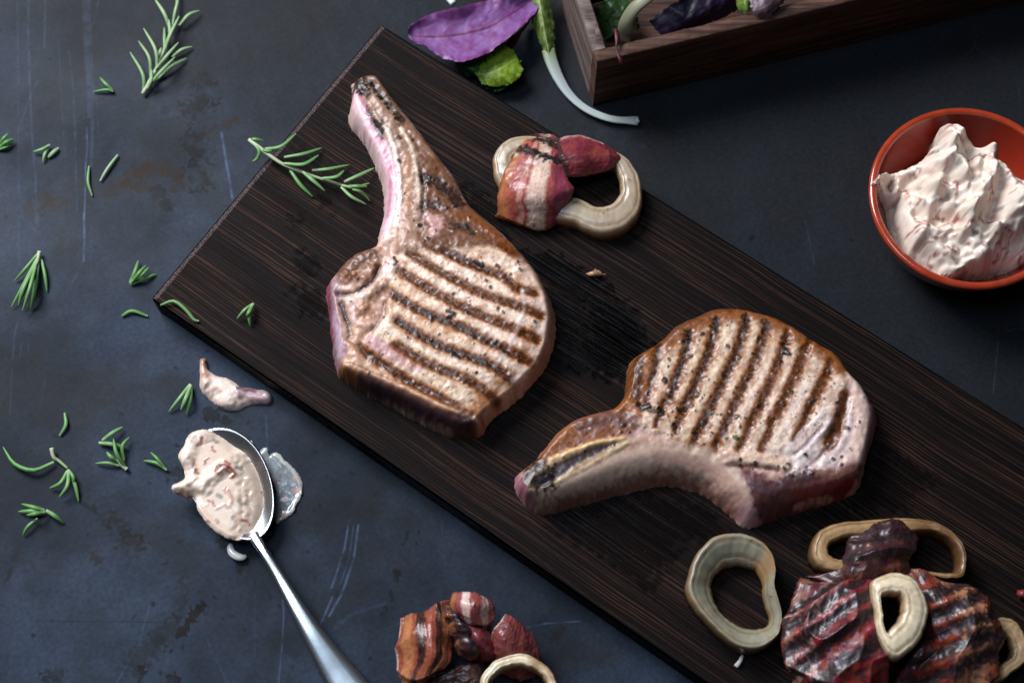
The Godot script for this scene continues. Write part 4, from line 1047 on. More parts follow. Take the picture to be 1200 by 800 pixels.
	sl.stroke(pts("2.23,10.32 4.65,9.75 6.53,8.98 8.03,8.49 9.53,8.49 10.99,9.17 12.05,10.51"), 0.0022, 0.0016, Color(0.56, 0.42, 0.33), 0.7, 0.0004, 0.4, 0.3)
	sl.stroke(pts("8.02,8.26 9.51,8.36 10.62,8.74 11.69,9.61 12.37,10.94"), 0.0030, 0.003, Color(0.44, 0.22, 0.19), 0.5, -0.0003, 0.4, 0.25)
	sl.stroke(pts("2.81,10.66 4.69,10.09 6.58,9.41 8.09,9.02 9.59,9.22 10.69,9.89 11.78,10.86"), 0.0034, 0.003, Color(0.36, 0.185, 0.155), 0.75, 0.0, 0.5, 0.1)  # this and the next stroke paint in browning and shading low on the bone
	sl.stroke(pts("0.94,10.69 1.87,10.93 3.19,10.51 4.7,10.09 6.6,9.47 8.12,9.16 9.62,9.27 10.73,9.78 12,10.88"), 0.0038, 0.0042, Color(0.24, 0.105, 0.075), 0.8, 0.0, 0.4, 0.1)
	sl.stroke(pts("12.72,11.02 13.25,11.6"), 0.0040, 0.002, Color(0.46, 0.26, 0.30), 0.8, 0.0005, 0.4)
	# browned lumps above the bone, the dark marrow face and the charred tip
	sl.region(pts("0.37,9.03 1.48,7.88 2.8,6.33 4.49,5.45 6.19,4.96 7.1,5.94 6.52,6.91 4.65,7.3 2.41,8.17 1.29,8.84"), 0.002, Color(0.27, 0.095, 0.04), 0.92, 0.0)
	sl.stroke(pts("1.86,7.59 3.17,6.43 4.49,5.74"), 0.0040, 0.0026, Color(0.36, 0.14, 0.06), 0.7, 0.0012, 0.5, 0.3)
	sl.stroke(pts("3.92,6.53 5.23,5.94 6.54,6.14"), 0.0044, 0.003, Color(0.16, 0.085, 0.085), 0.75, 0.0006, 0.5, 0.3)
	sl.stroke(pts("5.81,5.35 6.37,5.16 6.83,5.55"), 0.0030, 0.0018, Color(0.36, 0.12, 0.035), 0.8, 0.0008, 0.5, 0.2)
	sl.stroke(pts("7.12,5.35 8.05,5.65"), 0.0026, 0.0014, chr, 0.85, 0.0, 0.6, 0.3)
	sl.region(pts("0.55,10.17 1.11,9.22 2.22,8.27 4.46,7.42 6.14,7.11 6.41,7.3 5.19,7.98 3.32,9.03 1.84,9.98 0.92,10.36"), 0.0012, Color(0.40, 0.26, 0.16), 0.95, 0.0008)
	sl.region(pts("1.11,9.6 2.59,8.46 4.46,7.65 5.95,7.3 5.01,7.84 3.51,8.65 2.21,9.6 1.29,10.08"), 0.0014, Color(0.085, 0.055, 0.06), 0.95, -0.0012)
	sl.stroke(pts("2.13,8.3 3.34,7.79 4.65,7.4 6.05,7.15"), 0.0010, 0.0007, Color(0.62, 0.42, 0.20), 0.9, 0.0009, 0.3, 0.15)
	sl.stroke(pts("1.84,9.89 3.51,9.03 5,8.17 6.32,7.4"), 0.0009, 0.0007, Color(0.60, 0.45, 0.28), 0.85, 0.0009, 0.3, 0.2)
	sl.stroke(pts("0.83,9.6 1.48,8.84 1.84,9.6"), 0.0052, 0.002, chr, 0.93, 0.0006, 0.6, 0.25)
	sl.stroke(pts("0.19,9.02 0.37,9.88 0.84,10.46"), 0.0028, 0.0016, Color(0.50, 0.20, 0.26), 0.8, 0.0, 0.4, 0.2)
	sl.soften(4)
	enrich(sl, 0.40, 1.14)
	mottle(sl, 0.24)
	sl.rough_up(0.0007, 0.00002)
	sl.soften(2)
	fibre(sl, lean, Color(0.27, 0.12, 0.075), 0.6, 0.75, 0.5)
	sl.scatter(200, null, 0.00035, 0.0011, Color(0.022, 0.017, 0.014), 0.9, 0.5, rng)
	sl.scatter(50, pts("8.11,3.57 11.13,3.57 12.08,7.3 8.37,7.11"), 0.0005, 0.0014, Color(0.016, 0.013, 0.012), 0.9, 0.4, rng)
	sl.scatter(30, null, 0.0003, 0.0008, Color(0.75, 0.62, 0.52), 0.7, 0.6, rng)
	for k in [pts("8.05,5.45 8.23,5.71"), pts("7.49,5.35 7.3,5.45"), pts("8.39,3.81 8.48,3.93"), pts("15.17,2.13 15.35,2.29")]:
		sl.stroke(k, 0.0014, 0.0006, Color(0.015, 0.012, 0.011), 0.95, 0.0008, 0.5)
	sl.stroke(pts("12.04,7.11 12.24,7.22"), 0.0009, 0.0004, Color(0.03, 0.10, 0.04), 0.95, 0.0006, 0.4)
	var root := thing("pork_chop", Vector3(0.11, 0.02, 0.04), "grilled chop with its short dark-ended bone pointing left, nearest the plain onion ring", "pork chop", "grilled chops on the board")
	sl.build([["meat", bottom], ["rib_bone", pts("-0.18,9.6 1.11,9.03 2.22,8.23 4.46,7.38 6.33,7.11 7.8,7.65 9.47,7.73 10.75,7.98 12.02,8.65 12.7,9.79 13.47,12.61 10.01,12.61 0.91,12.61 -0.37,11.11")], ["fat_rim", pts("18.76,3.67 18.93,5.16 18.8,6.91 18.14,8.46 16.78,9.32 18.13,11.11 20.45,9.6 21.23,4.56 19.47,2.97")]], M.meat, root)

# ---------------------------------------------------------------- onion rings and bacon
func onion_colour(white: Color, brown: Color, b0: float, b1: float) -> Callable:
	return func(t: float, f: float, p: Vector3) -> Color:
		var w := pow(absf(cos(PI * f * 4.0 + 0.5 * n_low.get_noise_2d(t * 0.05, 0.0))), 3.0)
		var c := white.lerp(Color(white.r * 0.60, white.g * 0.52, white.b * 0.42), 0.8 * w)
		var st := n_fine.get_noise_2d(t * 0.35, f * 0.004)
		c = c * (1.0 + 0.16 * st)
		var e := absf(f - 0.5) * 2.0
		var near := 0.0
		if b1 > b0: near = smoothstep(0.0, 0.05, t - b0) * (1.0 - smoothstep(-0.05, 0.0, t - b1))
		var q := clampf(pow(e, 3.0) * 0.7 + near * 0.85 + 0.5 * n_low.get_noise_3dv(p) + 0.35 * n_mid.get_noise_3dv(p), 0.0, 1.0)
		c = c.lerp(brown, q * 0.85)
		c = c.lerp(Color(0.04, 0.025, 0.015), 0.7 * smoothstep(0.56, 0.64, n_fine.get_noise_3dv(p * 0.6)))
		return c

# bars: positions of the grill bars, lying across u tilted by v; streaks: [[v, width, colour], ...]
func bacon_colour(lean: Color, streaks: Array, bars: Array, slant: float, bar_w: float, char_edge: float, dark: float, sd: float) -> Callable:
	return func(u: float, v: float, p: Vector3) -> Color:
		var q := Vector3(p.x, p.y + sd, p.z)
		var w := v + 0.045 * n_low.get_noise_3dv(q * 0.6) + 0.022 * n_mid.get_noise_3dv(q * 0.8)
		var c := lean
		c = c.lerp(Color(lean.r * 0.45, lean.g * 0.3, lean.b * 0.35), clampf(0.5 + 0.9 * n_low.get_noise_3dv(q * 1.6), 0, 1) * 0.55)
		for s in streaks:
			var k: float = 1.0 - smoothstep(s[1] * 0.5, s[1], absf(w - s[0]))
			k *= clampf(0.95 + 0.3 * n_mid.get_noise_3dv(q * 1.5), 0.0, 1.0)
			c = c.lerp(s[2], k)
		var gr := 0.5 + 0.5 * sin(v * 140.0 + 4.0 * n_low.get_noise_3dv(q * 1.2))
		c = c.lerp(Color(c.r * 0.72, c.g * 0.6, c.b * 0.6), gr * 0.22)
		var br := clampf(0.1 + 0.9 * n_low.get_noise_3dv(q * 1.1 + Vector3(0.3, 0.1, 0.7)), 0.0, 1.0)
		c = c.lerp(Color(0.24, 0.075, 0.02), br * 0.55)
		var x := u + slant * (v - 0.5) + 0.05 * n_mid.get_noise_3dv(q)
		for b in bars:
			var k: float = 1.0 - smoothstep(bar_w * 0.45, bar_w * 1.2, absf(x - b))
			c = c.lerp(Color(0.013, 0.008, 0.009), k * clampf(1.1 + 0.7 * n_mid.get_noise_3dv(q * 1.2), 0.0, 1.0))
		var e := 1.0 - smoothstep(0.0, 0.10, minf(minf(v, 1.0 - v), minf(u, 1.0 - u)) + 0.04 * n_mid.get_noise_3dv(q))
		c = c.lerp(Color(0.075, 0.022, 0.014), e * char_edge)
		var dk := smoothstep(0.0, 0.35, n_low.get_noise_3dv(q * 1.9 + Vector3(0.9, 0.2, 0.4)) + dark - 0.5)
		c = c.lerp(Color(0.035, 0.016, 0.020), dk * 0.85)
		c = c.lerp(Color(0.02, 0.012, 0.012), 0.8 * smoothstep(0.42, 0.56, n_fine.get_noise_3dv(q * 0.7)))
		return c

func build_onion_and_bacon():
	var white := Color(0.40, 0.31, 0.22); var pale := Color(0.80, 0.66, 0.46); var grey := Color(0.26, 0.245, 0.18)
	var tan := Color(0.30, 0.16, 0.065); var burnt := Color(0.12, 0.05, 0.02)
	var red := Color(0.22, 0.035, 0.035); var fatc := Color(0.60, 0.44, 0.36); var org := Color(0.40, 0.15, 0.06); var plum := Color(0.17, 0.035, 0.055)
	# the wrapped ring at the back of the board
	var o := onion("onion_ring", pts3("6.71,2,-10.51 7.35,2,-9.63 7.63,2,-8.63 7.63,2,-7.52 7.27,2,-6.53 6.5,2,-5.82 5.4,2,-5.52 4.4,2,-5.76 3.61,2,-6.2 2.01,2,-6.64 0.2,2,-7.41 -0.91,2,-8.96 -1.14,2,-10.08 -0.97,2,-10.98 -0.31,2,-11.66 0.82,2,-11.89 2.35,2,-11.78 4.08,2,-11.44 5.5,2,-11.1"),
		pts3("5.99,2,-9.86 6.23,2,-9.24 6.35,2,-8.74 6.3,2,-8.18 6.04,2,-7.68 5.63,2,-7.35 5.03,2,-7.24 4.43,2,-7.52 3.83,2,-7.85 2.52,2,-8.18 1.31,2,-8.74 0.3,2,-9.52 0.1,2,-9.97 0.2,2,-10.42 0.71,2,-10.64 1.42,2,-10.64 2.54,2,-10.47 4.07,2,-10.25 5.28,2,-10.08"), 0.013, onion_colour(white, tan, 0.0, 0.0), null, 0.1, 4.0)
	tag(o, "onion ring held in the single bacon wrap beside the long-boned chop", "onion ring", "onion rings")
	var b := thing("bacon_wrap", Vector3(0.025, 0.02, -0.085), "single bacon wrap round an onion ring beside the long-boned chop", "bacon", "bacon slices")
	patch("bacon_strip", net("0.46,2.7,-12.16 1.32,3,-12.17 2.23,3,-12 2.89,2.9,-11.75; 0.25,3.4,-10.73 1.1,3.9,-10.37 2.19,3.9,-10.26 3.05,3.7,-10.24; -0.5,3.5,-9.13 0.59,4.2,-8.68 1.97,4.3,-8.63 3.22,4.1,-8.72; -0.88,3.2,-7.95 0.3,4.1,-7.42 1.77,4.3,-7.32 3.6,4.1,-7.91; -0.82,2.7,-7.2 0.4,3.4,-6.66 1.78,3.4,-6.55 3.27,3.3,-7.25; -1,2.15,-7.06 0.3,2.3,-6.39 1.8,2.3,-6.07 2.9,2.2,-6.6"), 100, 90, 0.0022, 0.0005,
		bacon_colour(Color(0.34, 0.075, 0.060), [[0.06, 0.16, Color(0.34, 0.115, 0.04)], [0.58, 0.15, Color(0.66, 0.47, 0.37)], [0.38, 0.05, Color(0.44, 0.20, 0.16)], [0.90, 0.14, Color(0.17, 0.025, 0.055)]], [0.06, 0.22], -0.10, 0.055, 0.55, 0.12, 0.0), M.bacon, b, 0.0, [[0.05, 0.20], -0.10, 0.045, 0.0009, 0.0001, 0.0022])
	patch("bacon_strip", net("2.57,3.3,-11.45 2.68,4.2,-10.22 2.92,4.3,-9.39 3.22,3.9,-8.66; 3.63,3.4,-11.68 3.68,4.2,-10.55 3.86,4.3,-9.61 4.03,3.7,-8.86; 4.53,3.4,-11.54 4.59,4,-10.54 4.67,4,-9.76 4.9,3.3,-9.2; 5.44,3.2,-11.17 5.5,3.7,-10.47 5.54,3.7,-9.91 5.66,3.2,-9.47; 6.44,2.9,-10.87 6.53,3.2,-10.44 6.59,3.2,-10.22 6.54,2.9,-10.03"), 80, 60, 0.0022, 0.0006,
		bacon_colour(Color(0.19, 0.025, 0.040), [[0.0, 0.10, Color(0.50, 0.28, 0.25)], [0.62, 0.05, Color(0.12, 0.015, 0.03)]], [0.02], 0.0, 0.05, 0.45, 0.15, 0.31), M.bacon, b, 0.0, [[], 0.0, 0.04, 0.0, 0.0002, 0.0022])
	# the plain ring
	o = onion("onion_ring", pts3("9.31,2,15.26 9.51,2,14.33 9.97,2,13.29 10.82,2,12.46 11.81,2,12.23 12.53,2,12.26 13.3,2,12.6 13.92,2,13.23 14.12,2,14.08 14.01,2,15.06 14.23,2,15.88 14.3,2,16.76 14.17,2,17.49 13.73,2,18.15 12.99,2,18.52 12.01,2,18.44 11.1,2,17.9 10.34,2,17.04 9.7,2,16.2"),
		pts3("10.74,2,15.1 10.83,2,14.66 11.1,2,14.25 11.57,2,13.95 12.02,2,13.84 12.42,2,13.82 12.9,2,13.95 13.29,2,14.25 13.51,2,14.82 13.51,2,15.31 13.61,2,15.96 13.76,2,16.68 13.68,2,17.04 13.3,2,17.23 12.74,2,17.26 12.02,2,17.07 11.56,2,16.76 11.17,2,16.36 10.88,2,15.8"), 0.014, onion_colour(grey, tan, 0.31, 0.46), null, -0.8, 4.0)
	tag(o, "plain pale onion ring lying alone between the lower chop and the bacon pile", "onion ring", "onion rings")
	# the pile at the corner
	o = onion("onion_ring", pts3("16.12,2,13.13 16.51,2,12.18 17.61,2,11.63 18.93,2,11.51 20.75,2,11.34 22.38,2,11.46 23.52,2,11.9 24.23,2,12.76 24.43,2,13.67 24.15,2,14.61 23.39,2,14.77 22.11,2,14.61 19.68,2,14.61 18.06,2,14.54 16.94,2,14.36 16.29,2,13.89"),
		pts3("17.05,2,13.18 17.15,2,12.89 17.63,2,12.6 18.86,2,12.43 20.51,2,12.35 22.24,2,12.13 23.2,2,12.36 23.85,2,12.96 24.08,2,13.67 23.84,2,14.25 23.23,2,14.41 21.94,2,14.25 19.74,2,13.84 18.12,2,13.67 17.48,2,13.62 17.11,2,13.42"), 0.016, onion_colour(Color(0.40, 0.25, 0.12), burnt, 0.27, 0.64), null, 0.0, 3.0)
	tag(o, "browned onion ring at the back of the pile, under the most charred bacon slice", "onion ring", "onion rings")
	o = patch("bacon_slice", net("18.55,3,11.75 19.55,3.7,11.64 20.84,3.7,11.56 22.04,3.2,11.75; 17.98,3.6,12.47 19.18,4.3,12.63 20.46,4.3,12.63 22.01,3.6,12.5; 17.7,3.6,13.45 18.9,4.5,13.65 20.17,4.5,13.65 21.47,3.6,13.48; 17.03,3.3,14.23 18.58,4.2,14.58 20.16,4.2,14.54 21.24,3.6,14.35; 15.74,2.8,14.49 18.06,3.4,15.25 19.92,3.6,15.28 21.08,3.2,14.85"), 100, 100, 0.0024, 0.0007,
		bacon_colour(Color(0.050, 0.012, 0.014), [[0.3, 0.06, Color(0.11, 0.035, 0.032)], [0.75, 0.06, Color(0.08, 0.022, 0.024)]], [0.03, 0.25, 0.5], 0.1, 0.09, 0.5, 0.62, 0.62), M.bacon, null, 0.0, [[0.05, 0.22, 0.6], 0.1, 0.06, 0.0008, 0.0002, 0.0045])
	tag(o, "most charred bacon slice, nearly black, at the back of the pile", "bacon", "bacon slices")
	o = patch("bacon_slice", net("20.69,3.9,14.77 21.62,4.1,14.43 22.64,4.3,14.85 23.93,4.1,15.16; 21.1,4.2,15.66 22.05,5,15.97 23.27,5.1,15.99 24.92,4.5,15.81; 21.64,4,16.73 22.43,4.9,17.2 23.73,5.3,17.12 25.63,4.4,17.08; 21.26,3.7,18.24 22.32,4.3,18.34 23.7,5,18.3 25.76,4.2,18.17; 20.4,3.4,19.6 21.97,4,19.68 23.52,4.6,19.62 25.44,3.9,19.44; 19.85,2.6,20.88 21.78,3,21.08 23.48,3.6,21.24 25.09,3,20.7"), 120, 100, 0.0024, 0.0006,
		bacon_colour(Color(0.23, 0.036, 0.018), [[0.02, 0.22, Color(0.11, 0.012, 0.018)], [0.74, 0.22, Color(0.36, 0.155, 0.085)]], [0.15, 0.31, 0.47, 0.64, 0.82], 0.22, 0.062, 0.4, 0.52, 0.17), M.bacon, null, 0.0, [[0.17, 0.31, 0.46, 0.62, 0.80], 0.22, 0.042, 0.0009, 0.0002, 0.0050])
	tag(o, "broad striped bacon slice on the right of the pile, with black grill bars", "bacon", "bacon slices")
	o = onion("onion_ring", pts3("24.93,2,17.25 25.94,2,16.72 26.76,2,16.92 27.2,2,17.72 27.26,2,18.52 26.93,2,19.23 26.13,2,19.83 25.43,2,20.21 24.64,2,20.1 24.1,2,19.15 24.21,2,18.04"),
		pts3("25.21,2,17.96 25.82,2,17.61 26.19,2,17.77 26.4,2,18.15 26.4,2,18.52 26.19,2,18.92 25.78,2,19.2 25.44,2,19.33 25.08,2,19.23 24.9,2,18.84 24.94,2,18.36"), 0.014, onion_colour(Color(0.44, 0.29, 0.16), tan, 0.6, 0.9), null, 0.0, 3.0)
	tag(o, "browned onion ring at the right edge of the pile, under the striped bacon slice", "onion ring", "onion rings")
	o = patch("bacon_slice", net("15.46,3.2,14.58 16.77,3.6,14.96 17.92,4.2,14.96 19.07,4.5,14.78; 14.7,3.8,16.06 16.07,4.4,16.17 17.39,4.9,16.11 18.99,5,16.13; 14.06,3.8,17.16 15.5,4.5,17.44 16.93,5.1,17.55 18.98,5,17.38; 14.13,3.5,18.52 15.46,4.2,18.79 17.03,4.9,18.9 19.47,4.7,19.02; 14.47,3.3,19.74 15.74,3.9,20.13 17.16,4.5,20.37 19.67,4.1,20.16; 14.83,2.6,20.88 16.12,3,21.54 17.63,3.2,21.72 19.56,3,21.39"), 130, 100, 0.0024, 0.0006,
		bacon_colour(Color(0.23, 0.017, 0.022), [[0.10, 0.10, Color(0.27, 0.13, 0.10)], [0.34, 0.08, Color(0.36, 0.17, 0.15)], [0.56, 0.05, Color(0.22, 0.09, 0.10)], [0.97, 0.06, Color(0.24, 0.020, 0.032)]], [0.02, 0.20, 0.38, 0.56, 0.76], 0.55, 0.070, 0.3, 0.46, 0.44), M.bacon, null, 0.0, [[0.02, 0.22, 0.41, 0.60], 0.5, 0.06, 0.0013, 0.0002, 0.0050])
	tag(o, "crinkled dark red bacon slice on the left of the pile, its bars running slantwise", "bacon", "bacon slices")
	o = onion("onion_ring", pts3("18.93,4,15.11 20.04,4,14.71 21,4,14.98 21.53,4,15.78 21.71,4,16.73 21.35,4,17.82 20.72,4,18.76 19.78,4,19.27 19.21,4,18.76 18.91,4,17.98 18.83,4,16.88 18.78,4,15.86"),
		pts3("19.24,4,16.03 19.81,4,15.9 20.22,4,16 20.36,4,16.33 20.29,4,16.81 20.07,4,17.23 19.73,4,17.59 19.41,4,17.86 19.26,4,17.7 19.21,4,17.39 19.19,4,16.88 19.18,4,16.41"), 0.015, onion_colour(pale, tan, 0.0, 0.0), null, 0.2, 4.0)
	tag(o, "bright creamy onion ring on top in the middle of the bacon pile", "onion ring", "onion rings")
	# the pair on the worktop at the near edge
	b = thing("bacon_slice", Vector3(-0.035, 0, 0.175), "folded orange-brown bacon slice lying on the worktop, left of its onion ring", "bacon", "bacon slices")
	patch("bacon_strip", net("-6.01,1.4,16.49 -5.44,1.7,16.33 -4.86,1.9,16.19 -4.28,1.9,15.88 -3.82,1.6,15.54 -3.37,0.9,15.31; -6.18,1.5,17.25 -5.59,2.1,17.26 -4.9,2.5,17.16 -4.23,2.6,16.92 -3.68,2.2,16.8 -3.24,1.2,16.82; -6.23,1.5,18.11 -5.61,2.2,18.18 -4.86,2.8,18.16 -4.2,2.9,18.01 -3.66,2.3,17.96 -3.2,1.5,18.07; -6.2,1.3,18.75 -5.6,2,18.9 -4.86,2.6,18.95 -4.24,2.8,18.84 -3.74,2.4,18.82 -3.29,1.8,18.87; -6.06,1,19.56 -5.61,1.6,19.64 -5.16,2.1,19.64 -4.68,2.3,19.57 -4.4,2.2,19.49 -4.15,1.9,19.4; -5.91,0.4,20.51 -5.59,0.9,20.53 -5.26,1.3,20.54 -4.98,1.5,20.47 -4.78,1.5,20.36 -4.62,1.3,20.21"), 110, 110, 0.0024, 0.0006,
		bacon_colour(Color(0.30, 0.075, 0.040), [[0.02, 0.05, Color(0.62, 0.46, 0.40)], [0.20, 0.10, Color(0.40, 0.15, 0.06)], [0.80, 0.10, Color(0.38, 0.13, 0.06)], [0.40, 0.085, Color(0.018, 0.009, 0.009)], [0.70, 0.080, Color(0.018, 0.009, 0.010)]], [], 0.0, 0.04, 0.35, 0.10, 0.81), M.bacon, b, 0.0, [[], 0.0, 0.04, 0.0, 0.0003, 0.0040])
	patch("charred_fold", net("-3.88,1.3,15.53 -3.52,1.8,15.67 -3.02,2.2,16.04 -2.45,1.9,16.58; -4,1.6,16.21 -3.44,2.4,16.46 -2.81,2.8,16.81 -2.15,2.2,17.28; -3.71,1.4,16.85 -3.2,2.3,17.11 -2.42,2.6,17.54 -1.68,1.8,17.88; -3.43,1,17.65 -2.92,1.9,17.89 -2.24,2.2,18.13 -1.59,1.4,18.29; -3.24,0.6,18.35 -2.74,1.2,18.54 -2.16,1.3,18.65 -1.69,0.8,18.77"), 80, 80, 0.0024, 0.0008,
		bacon_colour(Color(0.060, 0.026, 0.026), [[0.35, 0.10, Color(0.16, 0.06, 0.03)], [0.75, 0.12, Color(0.018, 0.014, 0.022)]], [0.3, 0.6], 0.4, 0.06, 0.4, 0.42, 0.5), M.bacon, b, 0.0, [[0.3, 0.6], 0.4, 0.06, 0.0013, 0.0002, 0.0050])
	patch("hollow_shade", net("-4.67,0.5,19.58 -3.71,0.7,19.23 -2.65,0.8,18.86 -1.6,0.6,18.64; -4.95,0.4,20.32 -3.7,0.6,20.07 -2.45,0.7,19.8 -1.12,0.5,19.58; -4.75,0.3,21.25 -3.69,0.4,21.17 -2.45,0.4,21.08 -0.92,0.3,20.88"), 50, 50, 0.002, 0.0012,
		bacon_colour(Color(0.035, 0.012, 0.012), [[0.5, 0.2, Color(0.06, 0.018, 0.015)]], [], 0.0, 0.05, 0.5, 0.4, 0.2), M.bacon, b)  # dark sheet added for the shadow in the hollow under the strip
	patch("folded_end", net("-3.29,2,15.09 -2.84,2.4,15.19 -2.26,2.6,15.3 -1.68,2.4,15.42 -1.17,1.9,15.64; -3.46,2.2,15.84 -2.81,2.9,15.98 -2.24,3.1,16.06 -1.58,2.9,16.12 -0.96,2.1,16.23; -3.22,1.8,16.44 -2.63,2.4,16.67 -2.15,2.6,16.76 -1.58,2.4,16.76 -1.06,1.7,16.86; -2.86,1,17.07 -2.36,1.5,17.16 -1.98,1.6,17.18 -1.6,1.4,17.14 -1.18,0.9,17.1"), 70, 70, 0.0022, 0.0006,
		bacon_colour(Color(0.27, 0.07, 0.07), [[0.03, 0.14, Color(0.32, 0.12, 0.04)], [0.40, 0.12, Color(0.62, 0.46, 0.40)], [0.62, 0.05, Color(0.26, 0.05, 0.06)], [0.78, 0.09, Color(0.56, 0.36, 0.32)]], [], 0.0, 0.04, 0.45, 0.16, 0.12), M.bacon, b, 0.0, [[], 0.0, 0.04, 0.0, 0.0002, 0.0030])
	b = thing("bacon_slice", Vector3(0.0, 0, 0.18), "dark red curled bacon slice on the worktop under the near onion ring", "bacon", "bacon slices")
	patch("bacon_strip", net("-0.33,1.9,16.29 0.06,2.1,16.48 0.61,2,16.86 1.1,1.4,17.29; -0.68,2.2,16.85 -0.15,2.5,17.24 0.56,2.3,17.68 1.34,1.4,17.95; -1.05,2,17.32 -0.44,2.5,17.9 0.46,2.2,18.42 1.48,1.1,18.43; -1.21,1.4,18.1 -0.44,1.9,18.65 0.47,1.6,19.12 1.46,0.7,18.99; -1.12,0.6,19.02 -0.34,0.9,19.54 0.42,0.8,19.72 1.24,0.3,19.55"), 90, 90, 0.0024, 0.0008,
		bacon_colour(Color(0.19, 0.045, 0.048), [[0.0, 0.09, Color(0.58, 0.42, 0.38)], [0.55, 0.06, Color(0.12, 0.022, 0.030)]], [], 0.0, 0.05, 0.25, 0.14, 0.93), M.bacon, b, 0.0, [[], 0.0, 0.04, 0.0, 0.0002, 0.0030])
	patch("folded_end", net("-2.75,1.4,16.71 -2.2,2.1,16.98 -1.63,2,17.13 -0.92,1.2,17.25; -2.65,1.5,17.25 -2,2.4,17.62 -1.41,2.2,17.75 -0.78,1.2,17.73; -2.26,1.3,17.99 -1.67,2,18.21 -1.1,1.8,18.35 -0.63,0.9,18.4; -1.89,0.6,18.64 -1.4,1,18.75 -0.92,0.9,18.78 -0.54,0.3,18.88"), 60, 60, 0.0024, 0.0010,
		bacon_colour(Color(0.14, 0.022, 0.032), [[0.15, 0.16, Color(0.020, 0.014, 0.022)], [0.85, 0.10, Color(0.22, 0.035, 0.04)]], [], 0.0, 0.05, 0.4, 0.22, 0.35), M.bacon, b)
	var oo := PackedVector3Array(); var ii := PackedVector3Array()
	var cc: PackedVector3Array = pts3("0.32,2,20.63 2.44,2,20.63 0.32,2,18.57 1.92,2,20.63 0.32,2,19.23")
	for k in 24:
		var a := TAU * k / 24
		oo.append(cc[0] + Vector3(cos(a) * (cc[1].x - cc[0].x), -0.003, sin(a) * (cc[0].z - cc[2].z)))
		ii.append(cc[0] + Vector3(cos(a) * (cc[3].x - cc[0].x), -0.003, sin(a) * (cc[0].z - cc[4].z)))
	o = onion("onion_ring", oo, ii, 0.013, onion_colour(pale, tan, 0.78, 0.98), null, 0.0, 3.0)
	tag(o, "white onion ring with a browned side, on the bacon lying on the worktop", "onion ring", "onion rings")

# ---------------------------------------------------------------- bowl of sauce
func flecks(sl: Slab, n: int, region):
	for k in n:
		var o := rng.randi_range(0, sl.nx * sl.nz - 1)
		if sl.db[o] < 0.0015: continue
		var p := sl.lo + Vector2(o % sl.nx, o / sl.nx) * sl.s
		if region != null and not Geometry2D.is_point_in_polygon(p, region): continue
		var d := Vector2.from_angle(rng.randf() * TAU)
		var l := rng.randf_range(0.001, 0.005)
		var kind := rng.randf()
		if kind < 0.55: sl.stroke(PackedVector2Array([p, p + d * l * 0.6, p + (d + d.orthogonal() * 0.6) * l]), rng.randf_range(0.0003, 0.0009), 0.0006, Color(0.25, 0.055, 0.05), 0.85, 0.00012, 0.5, 0.2)
		elif kind < 0.8: sl.stroke(PackedVector2Array([p, p + d * l * 0.4]), rng.randf_range(0.0005, 0.0012), 0.0006, Color(0.10, 0.13, 0.12), 0.6, 0.0, 0.5, 0.2)
		else: sl.stroke(PackedVector2Array([p, p + d * l * 0.3]), rng.randf_range(0.0008, 0.002), 0.001, Color(0.60, 0.30, 0.22), 0.5, 0.0002, 0.5, 0.2)

